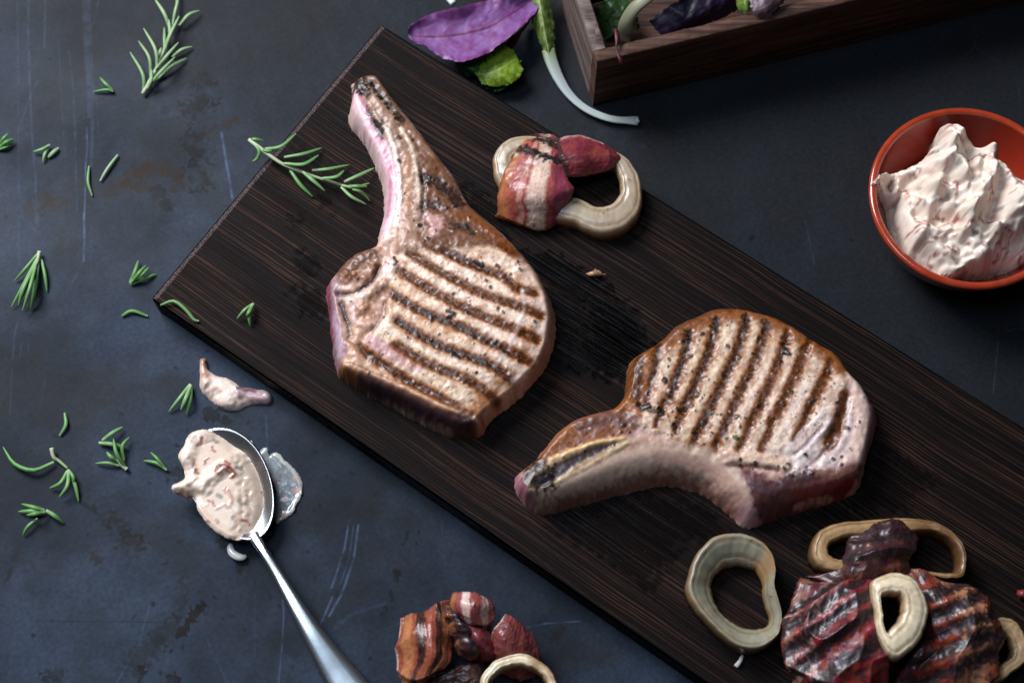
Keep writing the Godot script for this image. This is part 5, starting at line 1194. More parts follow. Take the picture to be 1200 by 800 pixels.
func build_bowl():
	var at := Vector3(0.263, 0, -0.0725)
	var m := StandardMaterial3D.new()
	m.vertex_color_use_as_albedo = true; m.roughness = 0.22; m.metallic_specular = 0.5
	m.clearcoat_enabled = true; m.clearcoat = 0.5; m.clearcoat_roughness = 0.08
	var root := thing("sauce_bowl", at, "small round red glazed bowl filled with creamy sauce", "bowl")
	var outer := PackedVector2Array([Vector2(0.0, 0.004), Vector2(0.026, 0.004), Vector2(0.0275, 0.0), Vector2(0.031, 0.0), Vector2(0.0325, 0.003), Vector2(0.038, 0.007), Vector2(0.045, 0.014), Vector2(0.0505, 0.023), Vector2(0.0545, 0.033), Vector2(0.0565, 0.040), Vector2(0.0575, 0.0435)])
	var rim := PackedVector2Array(); var inner := PackedVector2Array()
	for k in 13:
		var a := PI * k / 12.0
		rim.append(Vector2(0.0552 + 0.0023 * cos(a), 0.0435 + 0.0020 * sin(a)))
	inner = PackedVector2Array([Vector2(0.0529, 0.0433), Vector2(0.0518, 0.039), Vector2(0.0500, 0.033), Vector2(0.0460, 0.0245), Vector2(0.0405, 0.0165), Vector2(0.033, 0.0105), Vector2(0.020, 0.0075), Vector2(0.0, 0.007)])
	var f := func(t: float, a: float) -> Color:
		var q := 1.0 + 0.10 * n_low.get_noise_2d(cos(a) * 0.03 + t * 0.01, sin(a) * 0.03)
		return Color(0.25 * q, 0.022 * q, 0.009 * q)
	var fr := func(t: float, a: float) -> Color:
		var q := 1.0 + 0.25 * n_mid.get_noise_2d(cos(a) * 0.04, sin(a) * 0.04)
		return Color(0.30 * q, 0.034 * q, 0.012 * q)
	lathe("bowl_body", outer, at, f, m, root)
	lathe("bowl_rim", rim, at, fr, m, root)
	lathe("bowl_inside", inner, at, f, m, root)
	# the sauce: a low pool and a heaped, folded mound
	var cream := Color(0.76, 0.62, 0.51)
	var pool := PackedVector2Array()
	for k in 30:
		var a := TAU * k / 30
		var r := 0.0440 + 0.0016 * n_low.get_noise_2d(cos(a) * 0.02, sin(a) * 0.02) - 0.006 * maxf(0.0, cos(a + PI * 0.5))
		pool.append(Vector2(at.x + cos(a) * r, at.z + sin(a) * r))
	var out := pts("20.6,-8.01 20.69,-7.87 21.1,-8.42 21.72,-8.7 22.45,-9 23.27,-9.3 23.95,-9.62 24.38,-10.19 24.79,-10.8 24.92,-11.39 24.95,-11.61 25.06,-11.61 25.39,-11.61 25.76,-11.27 26.14,-11.16 26.54,-11.07 26.77,-10.55 27.18,-10.21 27.74,-9.92 27.93,-9.51 28.63,-8.92 29.23,-8.63 30.16,-8.09 30.82,-7.23 30.97,-6.03 30.63,-4.82 29.83,-3.91 28.88,-3.32 27.95,-3.34 27.28,-3.07 26.32,-2.86 25.83,-2.84 25.33,-2.5 24.7,-2.44 24.06,-2.72 23.62,-3.17 23.16,-3.49 22.69,-3.92 22.59,-4.34 22.58,-5.07 22.4,-5.94 22.27,-6.73 22.59,-7.55 22.04,-7.41 21.79,-7.71 21.18,-7.96")
	root = thing("creamy_sauce", at + Vector3(0, 0.025, 0), "heaped pinkish cream sauce with red and green flecks in the red bowl", "sauce")
	var pl := Slab.new(self, pool, null, 0.0007, 0.0195, 0.003, 0.002, 0.003, Color(0.56, 0.41, 0.33), 0.0003, 0.002)
	mottle(pl, 0.12); pl.soften(4)
	pl.build([["sauce_pool", pool]], M.sauce, root)
	var sl := Slab.new(self, out, null, 0.0005, 0.0215, 0.010, 0.010, 0.003, cream, 0.0008, 0.0034, 0.8)
	for o in sl.nx * sl.nz:
		var r := (sl.lo + Vector2(o % sl.nx, o / sl.nx) * sl.s - Vector2(at.x, at.z)).length()
		var fl := 0.0455
		for k in range(1, inner.size()):
			if r <= inner[k - 1].x and r >= inner[k].x:
				fl = lerpf(inner[k].y, inner[k - 1].y, (r - inner[k].x) / maxf(inner[k - 1].x - inner[k].x, 1e-6))
		sl.foot[o] = maxf(fl, 0.0205)
		sl.y[o] -= (sl.foot[o] - 0.0205) * smoothstep(0.0, 0.006, sl.db[o]) * 0.8
	# a big soft body, then folds and ridges laid over it
	for b in [
		[pts("25.38,-8.12 26.72,-7.25 27.88,-6.21"), 0.016, 0.014, 0.0150], [pts("25.42,-10.25 25.46,-9 26.54,-8.65 27.5,-8.65"), 0.010, 0.009, 0.0100], [pts("28.69,-7.95 28.82,-6.21"), 0.010, 0.009, 0.006],
		[pts("25.24,-11.39 25.21,-9.97"), 0.006, 0.005, 0.014], [pts("26.23,-10.86 27.24,-9.79"), 0.006, 0.005, 0.009], [pts("23.04,-8.65 24.2,-9.18"), 0.007, 0.006, 0.006], [pts("23.56,-5.52 24.88,-4.49 26.41,-4.15"), 0.011, 0.009, 0.005],
		[pts("21.92,-8.77 23.09,-9.39 24.11,-10.01"), 0.006, 0.005, 0.009], [pts("29.54,-6.83 29.51,-5.1"), 0.010, 0.008, 0.007], [pts("23.3,-4.67 24.46,-3.47 25.52,-2.96"), 0.006, 0.005, 0.006],
	]: sl.stroke(b[0], b[1], b[2], cream, 0.0, b[3] * 1.1, 0.05)
	for b in [
		[pts("24.94,-11.24 24.78,-10.44 24.86,-9.56 24.43,-8.33 24.04,-7.47"), 0.0034, 0.0058], [pts("25.53,-10.8 25.96,-10.35 26.71,-9.91 27.3,-9.47"), 0.0028, 0.0040], [pts("27.53,-9.66 27.21,-8.78 27.18,-7.74 26.6,-6.7 25.88,-5.67 25.48,-4.82"), 0.0034, 0.0062],
		[pts("27.79,-9.51 28.16,-8.45 28.34,-7.23 28.12,-5.85 27.83,-4.65 27.29,-4.65"), 0.0036, 0.0050], [pts("28.81,-9 29.35,-8.12 29.53,-6.9 29.06,-5.52"), 0.0040, 0.0045], [pts("24.25,-7.23 25.02,-7.06 25.77,-6.71 26.28,-7.06"), 0.0030, 0.0040],
		[pts("22.57,-7.61 23.16,-7.09 23.74,-6.39 23.64,-5.35 24.23,-4.84 24.89,-5.18"), 0.0032, 0.0044], [pts("22.56,-7.28 22.77,-6.05 23.08,-5.01 22.86,-4.33"), 0.0034, 0.0046], [pts("23.09,-4.59 23.82,-3.9 24.7,-3.21 24.97,-2.7"), 0.0040, 0.0044],
		[pts("25.95,-5.79 26.29,-4.41 26.5,-3.39 25.81,-2.79"), 0.0044, 0.0050], [pts("25.03,-4.41 25.75,-3.73"), 0.0046, 0.0030], [pts("27.27,-4.75 27.18,-3.9 26.66,-3.39"), 0.0034, 0.0042], [pts("27.86,-3.81 28.8,-3.81 29.82,-4.5"), 0.0036, 0.0035],
		[pts("21.17,-8.57 22,-8.93 23,-9.42 23.99,-9.81"), 0.0020, 0.0044], [pts("20.61,-7.83 21.28,-7.96 22.05,-7.61 22.42,-8.22"), 0.0020, 0.0040], [pts("23.97,-10.16 24.24,-9.53 23.84,-8.65"), 0.0026, 0.0040],
		[pts("25.08,-8.78 25.5,-8.26 25.73,-7.39"), 0.0026, 0.0040], [pts("23.78,-7.95 24.16,-6.9"), 0.0030, 0.0034], [pts("25.11,-6.37 25.7,-6.02"), 0.0030, 0.0034], [pts("26.29,-8.26 26.69,-9.13"), 0.0022, 0.0034],
		[pts("23.38,-6.99 24.13,-6.55 24.88,-6.21"), 0.0022, 0.0025], [pts("28.85,-7.34 28.52,-5.78 28.55,-4.58"), 0.0026, 0.0034], [pts("25.35,-7.83 26.27,-7.57"), 0.0022, 0.0030],
	]: sl.stroke(b[0], b[1], b[1] * 0.9, cream, 0.0, b[2] * 1.75, 0.35)
	for b in [pts("25.94,-8.78 26.11,-8.08 25.9,-7.56"), pts("24.84,-5.69 25.41,-5.17 25.23,-4.83"), pts("23.29,-6.14 23.89,-5.79 24.48,-5.27"), pts("28.64,-8.03 28.67,-6.81"), pts("23.89,-8.03 24.54,-8.2"), pts("22.1,-8.22 23.23,-8.4"), pts("27.45,-6.46 27.11,-5.43")]:
		sl.stroke(b, 0.0020, 0.0020, Color(0.56, 0.36, 0.27), 0.45, -0.0042, 0.4)
	sl.rough_up(0.0006, 0.0)
	sl.soften(14)
	for b in [pts("25.5,-11.14 25.84,-11.32 26.05,-10.96 25.71,-10.78 25.53,-11.05"), pts("23.13,-5.95 23.42,-5.69 23.61,-5.17 23.23,-5.35 23.08,-5.78"), pts("26.91,-7.6 27,-6.9 26.75,-6.73"), pts("23.78,-4.4 24.25,-4.49 24.58,-4.66")]:
		sl.stroke(b, 0.0008, 0.0007, Color(0.30, 0.07, 0.08), 0.8, 0.0005, 0.4, 0.2)
	sl.stroke(pts("27.4,-9.27 27.62,-9.09"), 0.0012, 0.0008, Color(0.04, 0.05, 0.06), 0.85, 0.0, 0.4)
	sl.stroke(pts("27.46,-5.95 27.61,-5.86"), 0.0012, 0.0008, Color(0.13, 0.17, 0.18), 0.75, 0.0, 0.4)
	sl.stroke(pts("28.22,-9.53 28.79,-8.83 29.4,-8.65"), 0.004, 0.003, Color(0.66, 0.38, 0.30), 0.5, 0.0, 0.4, 0.4)
	sl.stroke(pts("22.77,-7.25 22.98,-7.86"), 0.0012, 0.001, Color(0.60, 0.22, 0.16), 0.6, 0.0, 0.4)
	flecks(sl, 300, null)
	mottle(sl, 0.07)
	sl.build([["sauce_mound", out]], M.sauce, root)

# ---------------------------------------------------------------- spoon and spilt sauce
const SPOON_C := Vector2(-0.1574, 0.0891)
const SPOON_A := Vector2(0.5065, 0.8622)
func spoon_y(p: Vector2, lift := 0.0) -> float:
	var q := p - SPOON_C
	var a := q.dot(SPOON_A) / 0.0350
	var b := q.dot(Vector2(-SPOON_A.y, SPOON_A.x)) / (0.0216 * (1.0 - 0.13 * a))
	var r := a * a + b * b
	return lift + 0.0035 + 0.0085 * minf(r, 1.0) + 0.0008 * a

func build_spoon():
	var bx := Vector2(-SPOON_A.y, SPOON_A.x)
	var root := thing("table_spoon", Vector3(SPOON_C.x, 0, SPOON_C.y), "silver spoon lying on the worktop, its bowl full of sauce", "spoon")
	var v := PackedVector3Array(); var idx := PackedInt32Array()
	var rings := 26; var sides := 72
	var th := 0.0012
	for side in 2:
		for i in rings + 1:
			var r := float(i) / rings
			for k in sides:
				var a := TAU * k / sides
				var ca := cos(a) * r; var sa := sin(a) * r
				var grow := (th if side == 1 else 0.0) * r
				var p := SPOON_C + SPOON_A * ca * (0.0350 + grow * 0.7) + bx * sa * (0.0216 + grow * 0.7) * (1.0 - 0.13 * ca)
				var y := 0.0035 + 0.0085 * r * r + 0.0008 * ca
				v.append(Vector3(p.x, y - (th * (1.0 - 0.55 * r * r) if side == 1 else 0.0), p.y))
	var per := (rings + 1) * sides
	for i in rings:
		for k in sides:
			var a := i * sides + k; var b := i * sides + (k + 1) % sides
			idx.append_array([a, b, a + sides, b, b + sides, a + sides])
			idx.append_array([per + a, per + a + sides, per + b, per + b, per + a + sides, per + b + sides])
	for k in sides:
		var a := rings * sides + k; var b := rings * sides + (k + 1) % sides
		idx.append_array([a, b, per + a, b, per + b, per + a])
	idx = orient(v, idx)
	commit("spoon_bowl", v, face_normals(v, idx), PackedColorArray(), idx, M.silver, root)
	# handle: a lens-shaped bar that widens towards its rounded end
	var path: PackedVector3Array = pts3("-14.38,1,11.74 -14.06,1.25,12.23 -13.7,1.45,12.76 -12.95,1.55,13.87 -11.95,1.5,15.48 -10.98,1.3,17 -10.02,1.05,18.4 -9.2,0.85,19.54 -8.37,0.7,20.65 -7.54,0.65,21.77")
	var wid := [0.0034, 0.0030, 0.0027, 0.0031, 0.0043, 0.0056, 0.0075, 0.0092, 0.0102, 0.0088]
	v = PackedVector3Array(); idx = PackedInt32Array()
	var n := 80; var ks := 14
	for i in n + 1:
		var t := float(i) / n
		var p := along(path, t)
		var d := (along(path, minf(t + 0.01, 1.0)) - along(path, maxf(t - 0.01, 0.0))).normalized()
		var b := d.cross(Vector3.UP).normalized()
		var g := t * (wid.size() - 1)
		var gi := mini(int(g), wid.size() - 2)
		var w: float = lerpf(wid[gi], wid[gi + 1], g - gi)
		if t > 0.93: w *= sqrt(maxf(0.0004, 1.0 - pow((t - 0.93) / 0.07, 2.0)))
		var h := lerpf(0.0017, 0.0011, t)
		for k in ks:
			var a := TAU * k / ks
			var x := signf(cos(a)) * pow(absf(cos(a)), 0.6)
			var y := signf(sin(a)) * pow(absf(sin(a)), 0.8)
			var crown := 0.0006 * (1.0 - x * x) if y > 0.0 else 0.0
			v.append(p + b * x * w + Vector3.UP * (y * h + crown))
	for i in n:
		for k in ks:
			var a := i * ks + k; var b := i * ks + (k + 1) % ks
			idx.append_array([a, b, a + ks, b, b + ks, a + ks])
	for k in range(1, ks - 1):
		idx.append_array([0, k + 1, k, n * ks, n * ks + k, n * ks + k + 1])
	idx = orient(v, idx)
	commit("spoon_handle", v, face_normals(v, idx), PackedColorArray(), idx, M.silver, root)
	for s in [pts3("-13.5,1.76,12.92 -13.41,1.76,12.83"), pts3("-13.41,1.76,12.83 -13.38,1.76,12.99"), pts3("-13.38,1.76,12.99 -13.27,1.76,12.87"), pts3("-13.31,1.76,13.06 -13.17,1.76,12.97")]:
		tube("hallmark", s, func(_t): return 0.00022, func(_t, _a): return Color.WHITE, M.mark, root, 3, 5)
	# the sauce in its bowl
	var cream := Color(0.66, 0.50, 0.39)
	var out := pts("-17.57,5.74 -18.09,5.86 -18.4,6.21 -18.52,6.62 -18.77,7.06 -18.8,7.41 -18.53,7.86 -18.35,8.35 -18.37,8.72 -18.83,8.97 -19.05,9.29 -18.79,9.53 -18.41,9.58 -18.15,9.78 -17.79,9.58 -17.55,10.31 -17.07,11.04 -16.52,11.57 -15.91,11.96 -15.31,12.15 -14.79,12.05 -14.2,11.67 -13.95,11.04 -13.75,10.44 -13.73,9.83 -13.87,9.09 -14.1,8.35 -14.47,7.66 -15.03,7.06 -15.73,6.62 -16.38,6.16 -17,5.86")
	root = thing("spoonful_of_sauce", Vector3(SPOON_C.x, 0.01, SPOON_C.y), "cream sauce filling the spoon and spilling over its left side", "sauce", "smears and spoonfuls of sauce")
	var sl := Slab.new(self, out, null, 0.0005, 0.0, 0.0022, 0.0, 0.003, cream, 0.0006, 0.0018)
	for j in sl.nz:
		for i in sl.nx:
			var o := j * sl.nx + i
			var p := sl.lo + Vector2(i, j) * sl.s
			sl.foot[o] = spoon_y(p)
			# level the filling: fill up towards the brim
			var level := maxf(0.0112 - sl.foot[o], 0.0)
			sl.y[o] += level * smoothstep(0.0, 0.006, sl.db[o])
	sl.stroke(pts("-17.36,5.99 -17.94,6.24 -18.14,6.87 -18.34,7.49"), 0.0036, 0.003, Color(0.76, 0.63, 0.53), 0.8, 0.0022, 0.3)
	sl.stroke(pts("-18.26,7.61 -17.91,8.48 -18.23,8.97 -18.81,9.22"), 0.0030, 0.002, Color(0.74, 0.57, 0.48), 0.8, 0.0024, 0.3)
	sl.stroke(pts("-18.8,9.39 -18.21,9.34 -17.4,8.97 -16.72,8.48 -16.26,8.11"), 0.0034, 0.0024, Color(0.74, 0.58, 0.47), 0.8, 0.0028, 0.3)
	sl.stroke(pts("-18.31,9.58 -18.06,9.71"), 0.002, 0.0015, Color(0.36, 0.14, 0.08), 0.7, 0.0, 0.3)
	sl.stroke(pts("-17.14,9.29 -16.99,9.34"), 0.0022, 0.0014, Color(0.76, 0.62, 0.52), 0.8, 0.0016, 0.3)
	sl.stroke(pts("-14.72,8.08 -14.18,9.31 -14.11,10.53 -14.46,11.62"), 0.0075, 0.006, Color(0.40, 0.30, 0.23), 0.75, -0.0026, 0.3)
	sl.stroke(pts("-16.57,8.26 -16.49,8.01 -16.14,7.89 -15.77,8.04 -15.51,8.38 -15.74,8.58"), 0.0008, 0.0006, Color(0.26, 0.03, 0.02), 0.9, 0.0012, 0.3)
	sl.stroke(pts("-16.42,8.43 -16.12,8.14 -15.81,8.26"), 0.0007, 0.0006, Color(0.30, 0.06, 0.04), 0.8, 0.0010, 0.3)
	sl.stroke(pts("-16.37,10.41 -16.03,10.17 -15.72,10.29 -15.58,9.8 -15.85,9.31"), 0.0009, 0.0008, Color(0.34, 0.16, 0.13), 0.7, 0.0004, 0.4)
	for k in [pts("-16.82,6.39 -16.67,6.49"), pts("-16.38,9.61 -16.23,9.7"), pts("-15.22,9.92 -15.09,10.05"), pts("-15.45,7.96 -15.21,8.03"), pts("-15.49,10.82 -15.39,10.92")]: sl.stroke(k, 0.0012, 0.0008, Color(0.13, 0.15, 0.13), 0.75, 0.0, 0.4)
	sl.soften(5)
	flecks(sl, 60, null)
	mottle(sl, 0.08)
	sl.build([["sauce_filling", out]], M.sauce, root)
	# a dollop by the board
	out = pts("-18.2,1.22 -18.06,1.06 -17.81,1.11 -17.72,1.69 -17.4,2 -16.99,2.21 -16.49,2.32 -16.03,2.58 -15.67,2.89 -15.28,2.89 -14.65,2.99 -14.23,3.04 -13.92,3.3 -13.86,3.66 -14.04,3.87 -14.63,3.87 -15.17,3.92 -15.55,4.13 -15.93,4.28 -16.47,4.23 -17.03,3.97 -17.5,3.61 -17.92,3.2 -18.14,2.78 -18.13,2.21")
	root = thing("sauce_dollop", Vector3(-0.166, 0, 0.018), "small dollop of cream sauce with a strip of red onion beside the board", "sauce", "smears and spoonfuls of sauce")
	sl = Slab.new(self, out, null, 0.0005, 0.0003, 0.003, 0.0025, 0.003, Color(0.70, 0.52, 0.43), 0.0005, 0.0018)
	sl.stroke(pts("-17.96,1.46 -17.86,2.25 -17.68,2.77"), 0.0022, 0.0016, Color(0.66, 0.40, 0.27), 0.8, 0.0020, 0.3)
	sl.stroke(pts("-17.98,1.25 -17.87,1.41"), 0.002, 0.0014, Color(0.40, 0.15, 0.07), 0.8, 0.0008, 0.3)
	sl.stroke(pts("-17.8,2.23 -17.59,2.38"), 0.002, 0.0012, Color(0.26, 0.07, 0.03), 0.8, 0.0, 0.3)
	sl.stroke(pts("-17.46,2.8 -16.73,2.8 -16.09,3.19 -16.54,3.83"), 0.0050, 0.004, Color(0.74, 0.57, 0.48), 0.7, 0.0025, 0.3)
	sl.stroke(pts("-15.59,3.27 -14.85,3.45 -14.03,3.63"), 0.0034, 0.0022, Color(0.40, 0.24, 0.27), 0.75, 0.0015, 0.3)
	sl.stroke(pts("-15.73,3.06 -14.86,3.21"), 0.0014, 0.001, Color(0.12, 0.04, 0.05), 0.8, 0.0, 0.4)
	sl.stroke(pts("-14.19,3.27 -14.03,3.57"), 0.0016, 0.001, Color(0.62, 0.50, 0.50), 0.8, 0.0005, 0.4)
	flecks(sl, 10, null); mottle(sl, 0.1); sl.soften(4)
	sl.build([["sauce_blob", out]], M.sauce, root)
	# the thin smear to the right of the spoon, the drop and the curl
	out = pts("-14.41,6.64 -14.08,6.42 -13.88,6.57 -13.91,6.97 -13.63,6.72 -13.23,6.87 -12.82,7.32 -12.37,7.68 -12,8.23 -11.83,8.78 -11.9,9.42 -12.17,9.87 -12.25,10.26 -12.67,10.56 -12.95,10.75 -13.27,10.95 -13.44,10.56 -13.4,9.77 -13.42,9.02 -13.65,8.28 -13.96,7.78 -14.26,7.68 -14.03,7.4 -14.53,7.17")
	root = thing("sauce_smear", Vector3(-0.135, 0, 0.087), "thin see-through smear of sauce on the worktop right of the spoon bowl", "sauce", "smears and spoonfuls of sauce")
	sl = Slab.new(self, out, null, 0.0005, 0.0002, 0.0007, 0.0003, 0.002, Color(0.20, 0.215, 0.22), 0.0009, 0.0012)
	for k in [pts("-13.49,6.85 -12.73,7.55 -12.08,8.43 -11.86,9.05"), pts("-14.38,7.05 -14.06,6.55"), pts("-12.24,10.09 -12.94,10.65 -13.26,10.9"), pts("-11.94,9.3 -12.25,10.04")]: sl.stroke(k, 0.0016, 0.0012, Color(0.52, 0.48, 0.42), 0.7, 0.0007, 0.5, 0.2)
	for k in [pts("-13.08,7.8 -12.57,8.3"), pts("-12.77,9.05 -12.3,8.8"), pts("-12.98,9.79 -12.63,9.59")]: sl.stroke(k, 0.003, 0.002, Color(0.11, 0.12, 0.13), 0.7, -0.0003, 0.5, 0.4)
	flecks(sl, 24, null); mottle(sl, 0.3); sl.soften(4)
	sl.build([["smear_film", out]], M.glaze, root)
	var f := func(_t, _a): return Color(0.46, 0.44, 0.42)
	var o := tube("sauce_curl", pts3("-15.71,0.15,12.08 -15.73,0.2,12.33 -15.59,0.25,12.63 -15.28,0.3,12.84 -15,0.3,12.89 -14.83,0.2,12.77"), func(t): return 0.0006 + 0.0018 * pow(sin(PI * clampf(t * 0.85 + 0.08, 0.0, 1.0)), 0.8), f, M.sauce, null, 20, 8, 0.7)
	tag(o, "small curl of pale sauce on the worktop just under the spoon neck", "sauce", "smears and spoonfuls of sauce")
	o = tube("sauce_drop", pts3("-14.93,0.1,6.06 -14.94,0.1,6.36 -14.8,0.1,6.72"), func(t): return 0.0002 + 0.0018 * sin(PI * clampf(t, 0.02, 0.98)), f, M.glaze, null, 12, 8, 0.4)
	tag(o, "tiny drop of sauce between the dollop and the smear", "sauce", "smears and spoonfuls of sauce")

# ---------------------------------------------------------------- salad leaves
func leaf_colour(main: Color, edge: Color, vein: Color, ribs: float) -> Callable:
	return func(u: float, v: float, p: Vector3) -> Color:
		var c := main.lerp(edge, clampf(0.3 + 0.9 * n_low.get_noise_3dv(p) + 0.5 * pow(absf(v * 2.0 - 1.0), 3.0), 0, 1))
		var s := absf(v - 0.5)
		var k := 1.0 - smoothstep(0.014, 0.040, s + 0.012 * u)
		var w := absf(fposmod(u * ribs - s * 2.2 * ribs * 0.22 + 0.5 * n_low.get_noise_3dv(p * 0.7), 1.0) - 0.5)
		k = maxf(k, (1.0 - smoothstep(0.02, 0.09, w)) * 0.45 * (1.0 - s))
		c = c.lerp(vein, k)
		var q := 1.0 + 0.3 * n_mid.get_noise_3dv(p)
		return Color(c.r * q, c.g * q, c.b * q)

func build_leaves():
	var o := patch("dark_green_leaf", net("-4.12,0.5,-18.9 -3.54,0.8,-18.1 -3.22,0.5,-17.65; -3.23,0.9,-19.42 -2.53,1.4,-17.38 -2.11,0.5,-16.9; -1.9,1,-19.62 -1.23,1.2,-17.75 -1.01,0.4,-16.26; -0.35,0.8,-19.48 -0.13,1,-18.11 0.09,0.4,-16.96"), 40, 30, 0.0005, 0.0007, leaf_colour(Color(0.02, 0.05, 0.012), Color(0.03, 0.075, 0.02), Color(0.05, 0.10, 0.03), 5.0), M.leaf, null, 0.002)
	tag(o, "dark green salad leaf under the bright green one at the far edge of the board", "salad leaf", "salad leaves on the worktop")
	o = patch("green_leaf", net("-2.58,1.22,-17.49 -2.32,1.26,-17.09 -2.1,1.22,-16.87 -1.83,1.16,-16.38; -1.71,1.32,-17.88 -1.61,1.42,-17.25 -1.33,1.38,-16.65 -1,1.18,-16.2; -1.4,1.34,-18.66 -0.9,1.48,-17.71 -0.46,1.44,-16.87 0.04,1.2,-16.46; -0.53,1.3,-18.99 -0.13,1.42,-18.24 0.2,1.4,-17.51 0.57,1.22,-17.12; 0.04,1.22,-18.53 0.31,1.3,-18.19 0.44,1.28,-17.9 0.57,1.2,-18.05"), 60, 60, 0.0005, 0.0006, leaf_colour(Color(0.17, 0.25, 0.016), Color(0.10, 0.17, 0.012), Color(0.28, 0.36, 0.05), 4.0), M.leaf, null, 0.0016)
	tag(o, "small bright lime green crinkled leaf tip under the purple leaf", "salad leaf", "salad leaves on the worktop")
	o = patch("maroon_leaf", net("-0.13,0.3,-19.02 0.31,0.5,-19.66 0.8,0.3,-21.05; -0.4,0.6,-19.22 0.35,0.9,-19.8 1.09,0.4,-21.25; -0.13,0.8,-19.99 0.53,1,-20.38 1.1,0.5,-21.7"), 30, 20, 0.0005, 0.0007, leaf_colour(Color(0.06, 0.012, 0.02), Color(0.04, 0.01, 0.015), Color(0.10, 0.02, 0.04), 4.0), M.leaf, null, 0.001)
	tag(o, "dark maroon leaf scrap showing under the right end of the purple leaf", "salad leaf", "salad leaves on the worktop")
	o = patch("purple_leaf", net("-6.39,2.55,-19.32 -6.39,2.2,-19.36 -6.38,2.05,-19.3 -6.32,2.2,-19.06 -6.21,2.45,-18.76; -5.97,2.55,-19.89 -5.81,2.2,-19.66 -5.7,2.05,-19.17 -5.53,2.2,-18.66 -5.23,2.45,-18.21; -4.93,2.55,-20.5 -4.61,2.2,-19.91 -4.39,2.05,-19.17 -4.26,2.2,-18.29 -4.13,2.45,-17.52; -3.18,2.8,-20.84 -3.09,2.2,-20.28 -2.86,2.05,-19.39 -2.85,2.2,-18.29 -2.93,2.7,-17.08; -1.56,2.35,-21.53 -1.56,2.2,-20.66 -1.34,2.05,-19.87 -1.33,2.2,-18.91 -1.54,2.45,-17.77; -0.13,2.55,-21.83 -0.24,2.2,-21.29 -0.13,2.05,-20.7 -0.24,2.2,-19.66 -0.46,2.45,-18.56; 0.97,2.3,-22.32 0.86,1.95,-21.95 0.97,1.8,-21.72 0.97,1.95,-20.81 0.85,2.2,-20.03; 1.97,2.05,-23.04 1.98,1.7,-23.14 2.05,1.55,-23.05 2.08,1.7,-22.62 2.03,1.95,-22.21"), 90, 70, 0.0006, 0.0005, leaf_colour(Color(0.18, 0.080, 0.225), Color(0.15, 0.035, 0.14), Color(0.10, 0.008, 0.055), 5.0), M.leaf, null, 0.0013)
	tag(o, "large purple leaf with a dark midrib overhanging the far edge of the board", "salad leaf", "salad leaves on the worktop")
	# the long leaf with a pale stalk
	var root := thing("stalk_leaf", Vector3(0.022, 0, -0.19), "drooping green leaf whose long pale stalk curves past the crate corner", "salad leaf", "salad leaves on the worktop")
	patch("leaf_blade", net("0.8,1.6,-23.59 1.53,2,-23.33 2.53,1.8,-23.46; 1.06,1.6,-22.05 1.68,2,-21.8 2.48,1.6,-22.05; 1.15,1.4,-21.02 1.85,1.8,-20.65 2.57,1.3,-20.96; 1.46,1.2,-20 2.02,1.5,-19.7 2.61,1.1,-19.94; 1.85,1,-19.11 2.2,1.25,-18.92 2.56,0.9,-19.17; 2.07,0.8,-18.53 2.33,1,-18.41 2.56,0.75,-18.61"), 50, 30, 0.0007, 0.0008, leaf_colour(Color(0.10, 0.13, 0.02), Color(0.05, 0.09, 0.02), Color(0.34, 0.38, 0.16), 5.0), M.leaf, root, 0.001)
	var stalk := func(t: float, a: float) -> Color:
		return Color(0.20, 0.25, 0.13).lerp(Color(0.40, 0.44, 0.42), smoothstep(0.0, 0.3, t)) * (0.9 + 0.15 * sin(a * 3.0))
	tube("stalk", pts3("2.25,0.9,-18.92 2.47,0.8,-18.1 2.9,0.6,-17.09 3.49,0.45,-16.13 4.25,0.4,-15.32 5.16,0.4,-14.73 6.3,0.4,-14.34 7.73,0.3,-14.3"), func(t): return lerpf(0.0042, 0.0024, smoothstep(0.0, 0.6, t)) + (0.0008 * smoothstep(0.9, 1.0, t)), stalk, M.leaf, root, 40, 10, 0.55)
	tube("stalk_tip", pts3("7.33,0.35,-14.27 7.59,0.4,-14.29 7.78,0.45,-14.34"), func(t): return 0.0012 + 0.0012 * t, stalk, M.leaf, root, 6, 8, 0.5)
	o = tube("leaf_stem", pts3("-4.13,1.6,-22.56 -3.9,1.7,-22.09 -3.62,1.8,-21.67"), func(_t): return 0.0022, func(_t, _a): return Color(0.55, 0.58, 0.55), M.leaf, null, 8, 8, 0.7)
	tag(o, "short pale leaf stem sticking out behind the purple leaf", "salad leaf", "salad leaves on the worktop")
	# inside the crate
	root = thing("crate_leaf", Vector3(0.08, 0.01, -0.2), "leaf with a pale curved stalk standing inside the crate corner", "salad leaf", "salad leaves in the crate")
	tube("stalk", pts3("7.02,1.2,-19.2 6.93,2.6,-19.17 7.02,3.6,-19.43 7.4,4.4,-19.75 8.09,4.8,-20.17 8.66,4.6,-20.91"), func(t): return lerpf(0.0052, 0.0036, t), func(t: float, a: float): return Color(0.17, 0.17, 0.10).lerp(Color(0.27, 0.26, 0.17), 0.5 + 0.5 * sin(a * 2.0)), M.leaf, root, 24, 10, 0.6)
	patch("leaf_blade", net("7.8,4.6,-20.67 8.19,4.9,-20.18 8.75,4.6,-20.17; 8.49,4.4,-21.79 9.07,4.9,-20.97 9.75,4.4,-20.79; 9.27,3.6,-23.82 10.06,4.2,-22.92 10.97,3.6,-22.55"), 30, 24, 0.0006, 0.0010, leaf_colour(Color(0.03, 0.07, 0.012), Color(0.05, 0.09, 0.02), Color(0.12, 0.15, 0.05), 4.0), M.leaf, root)
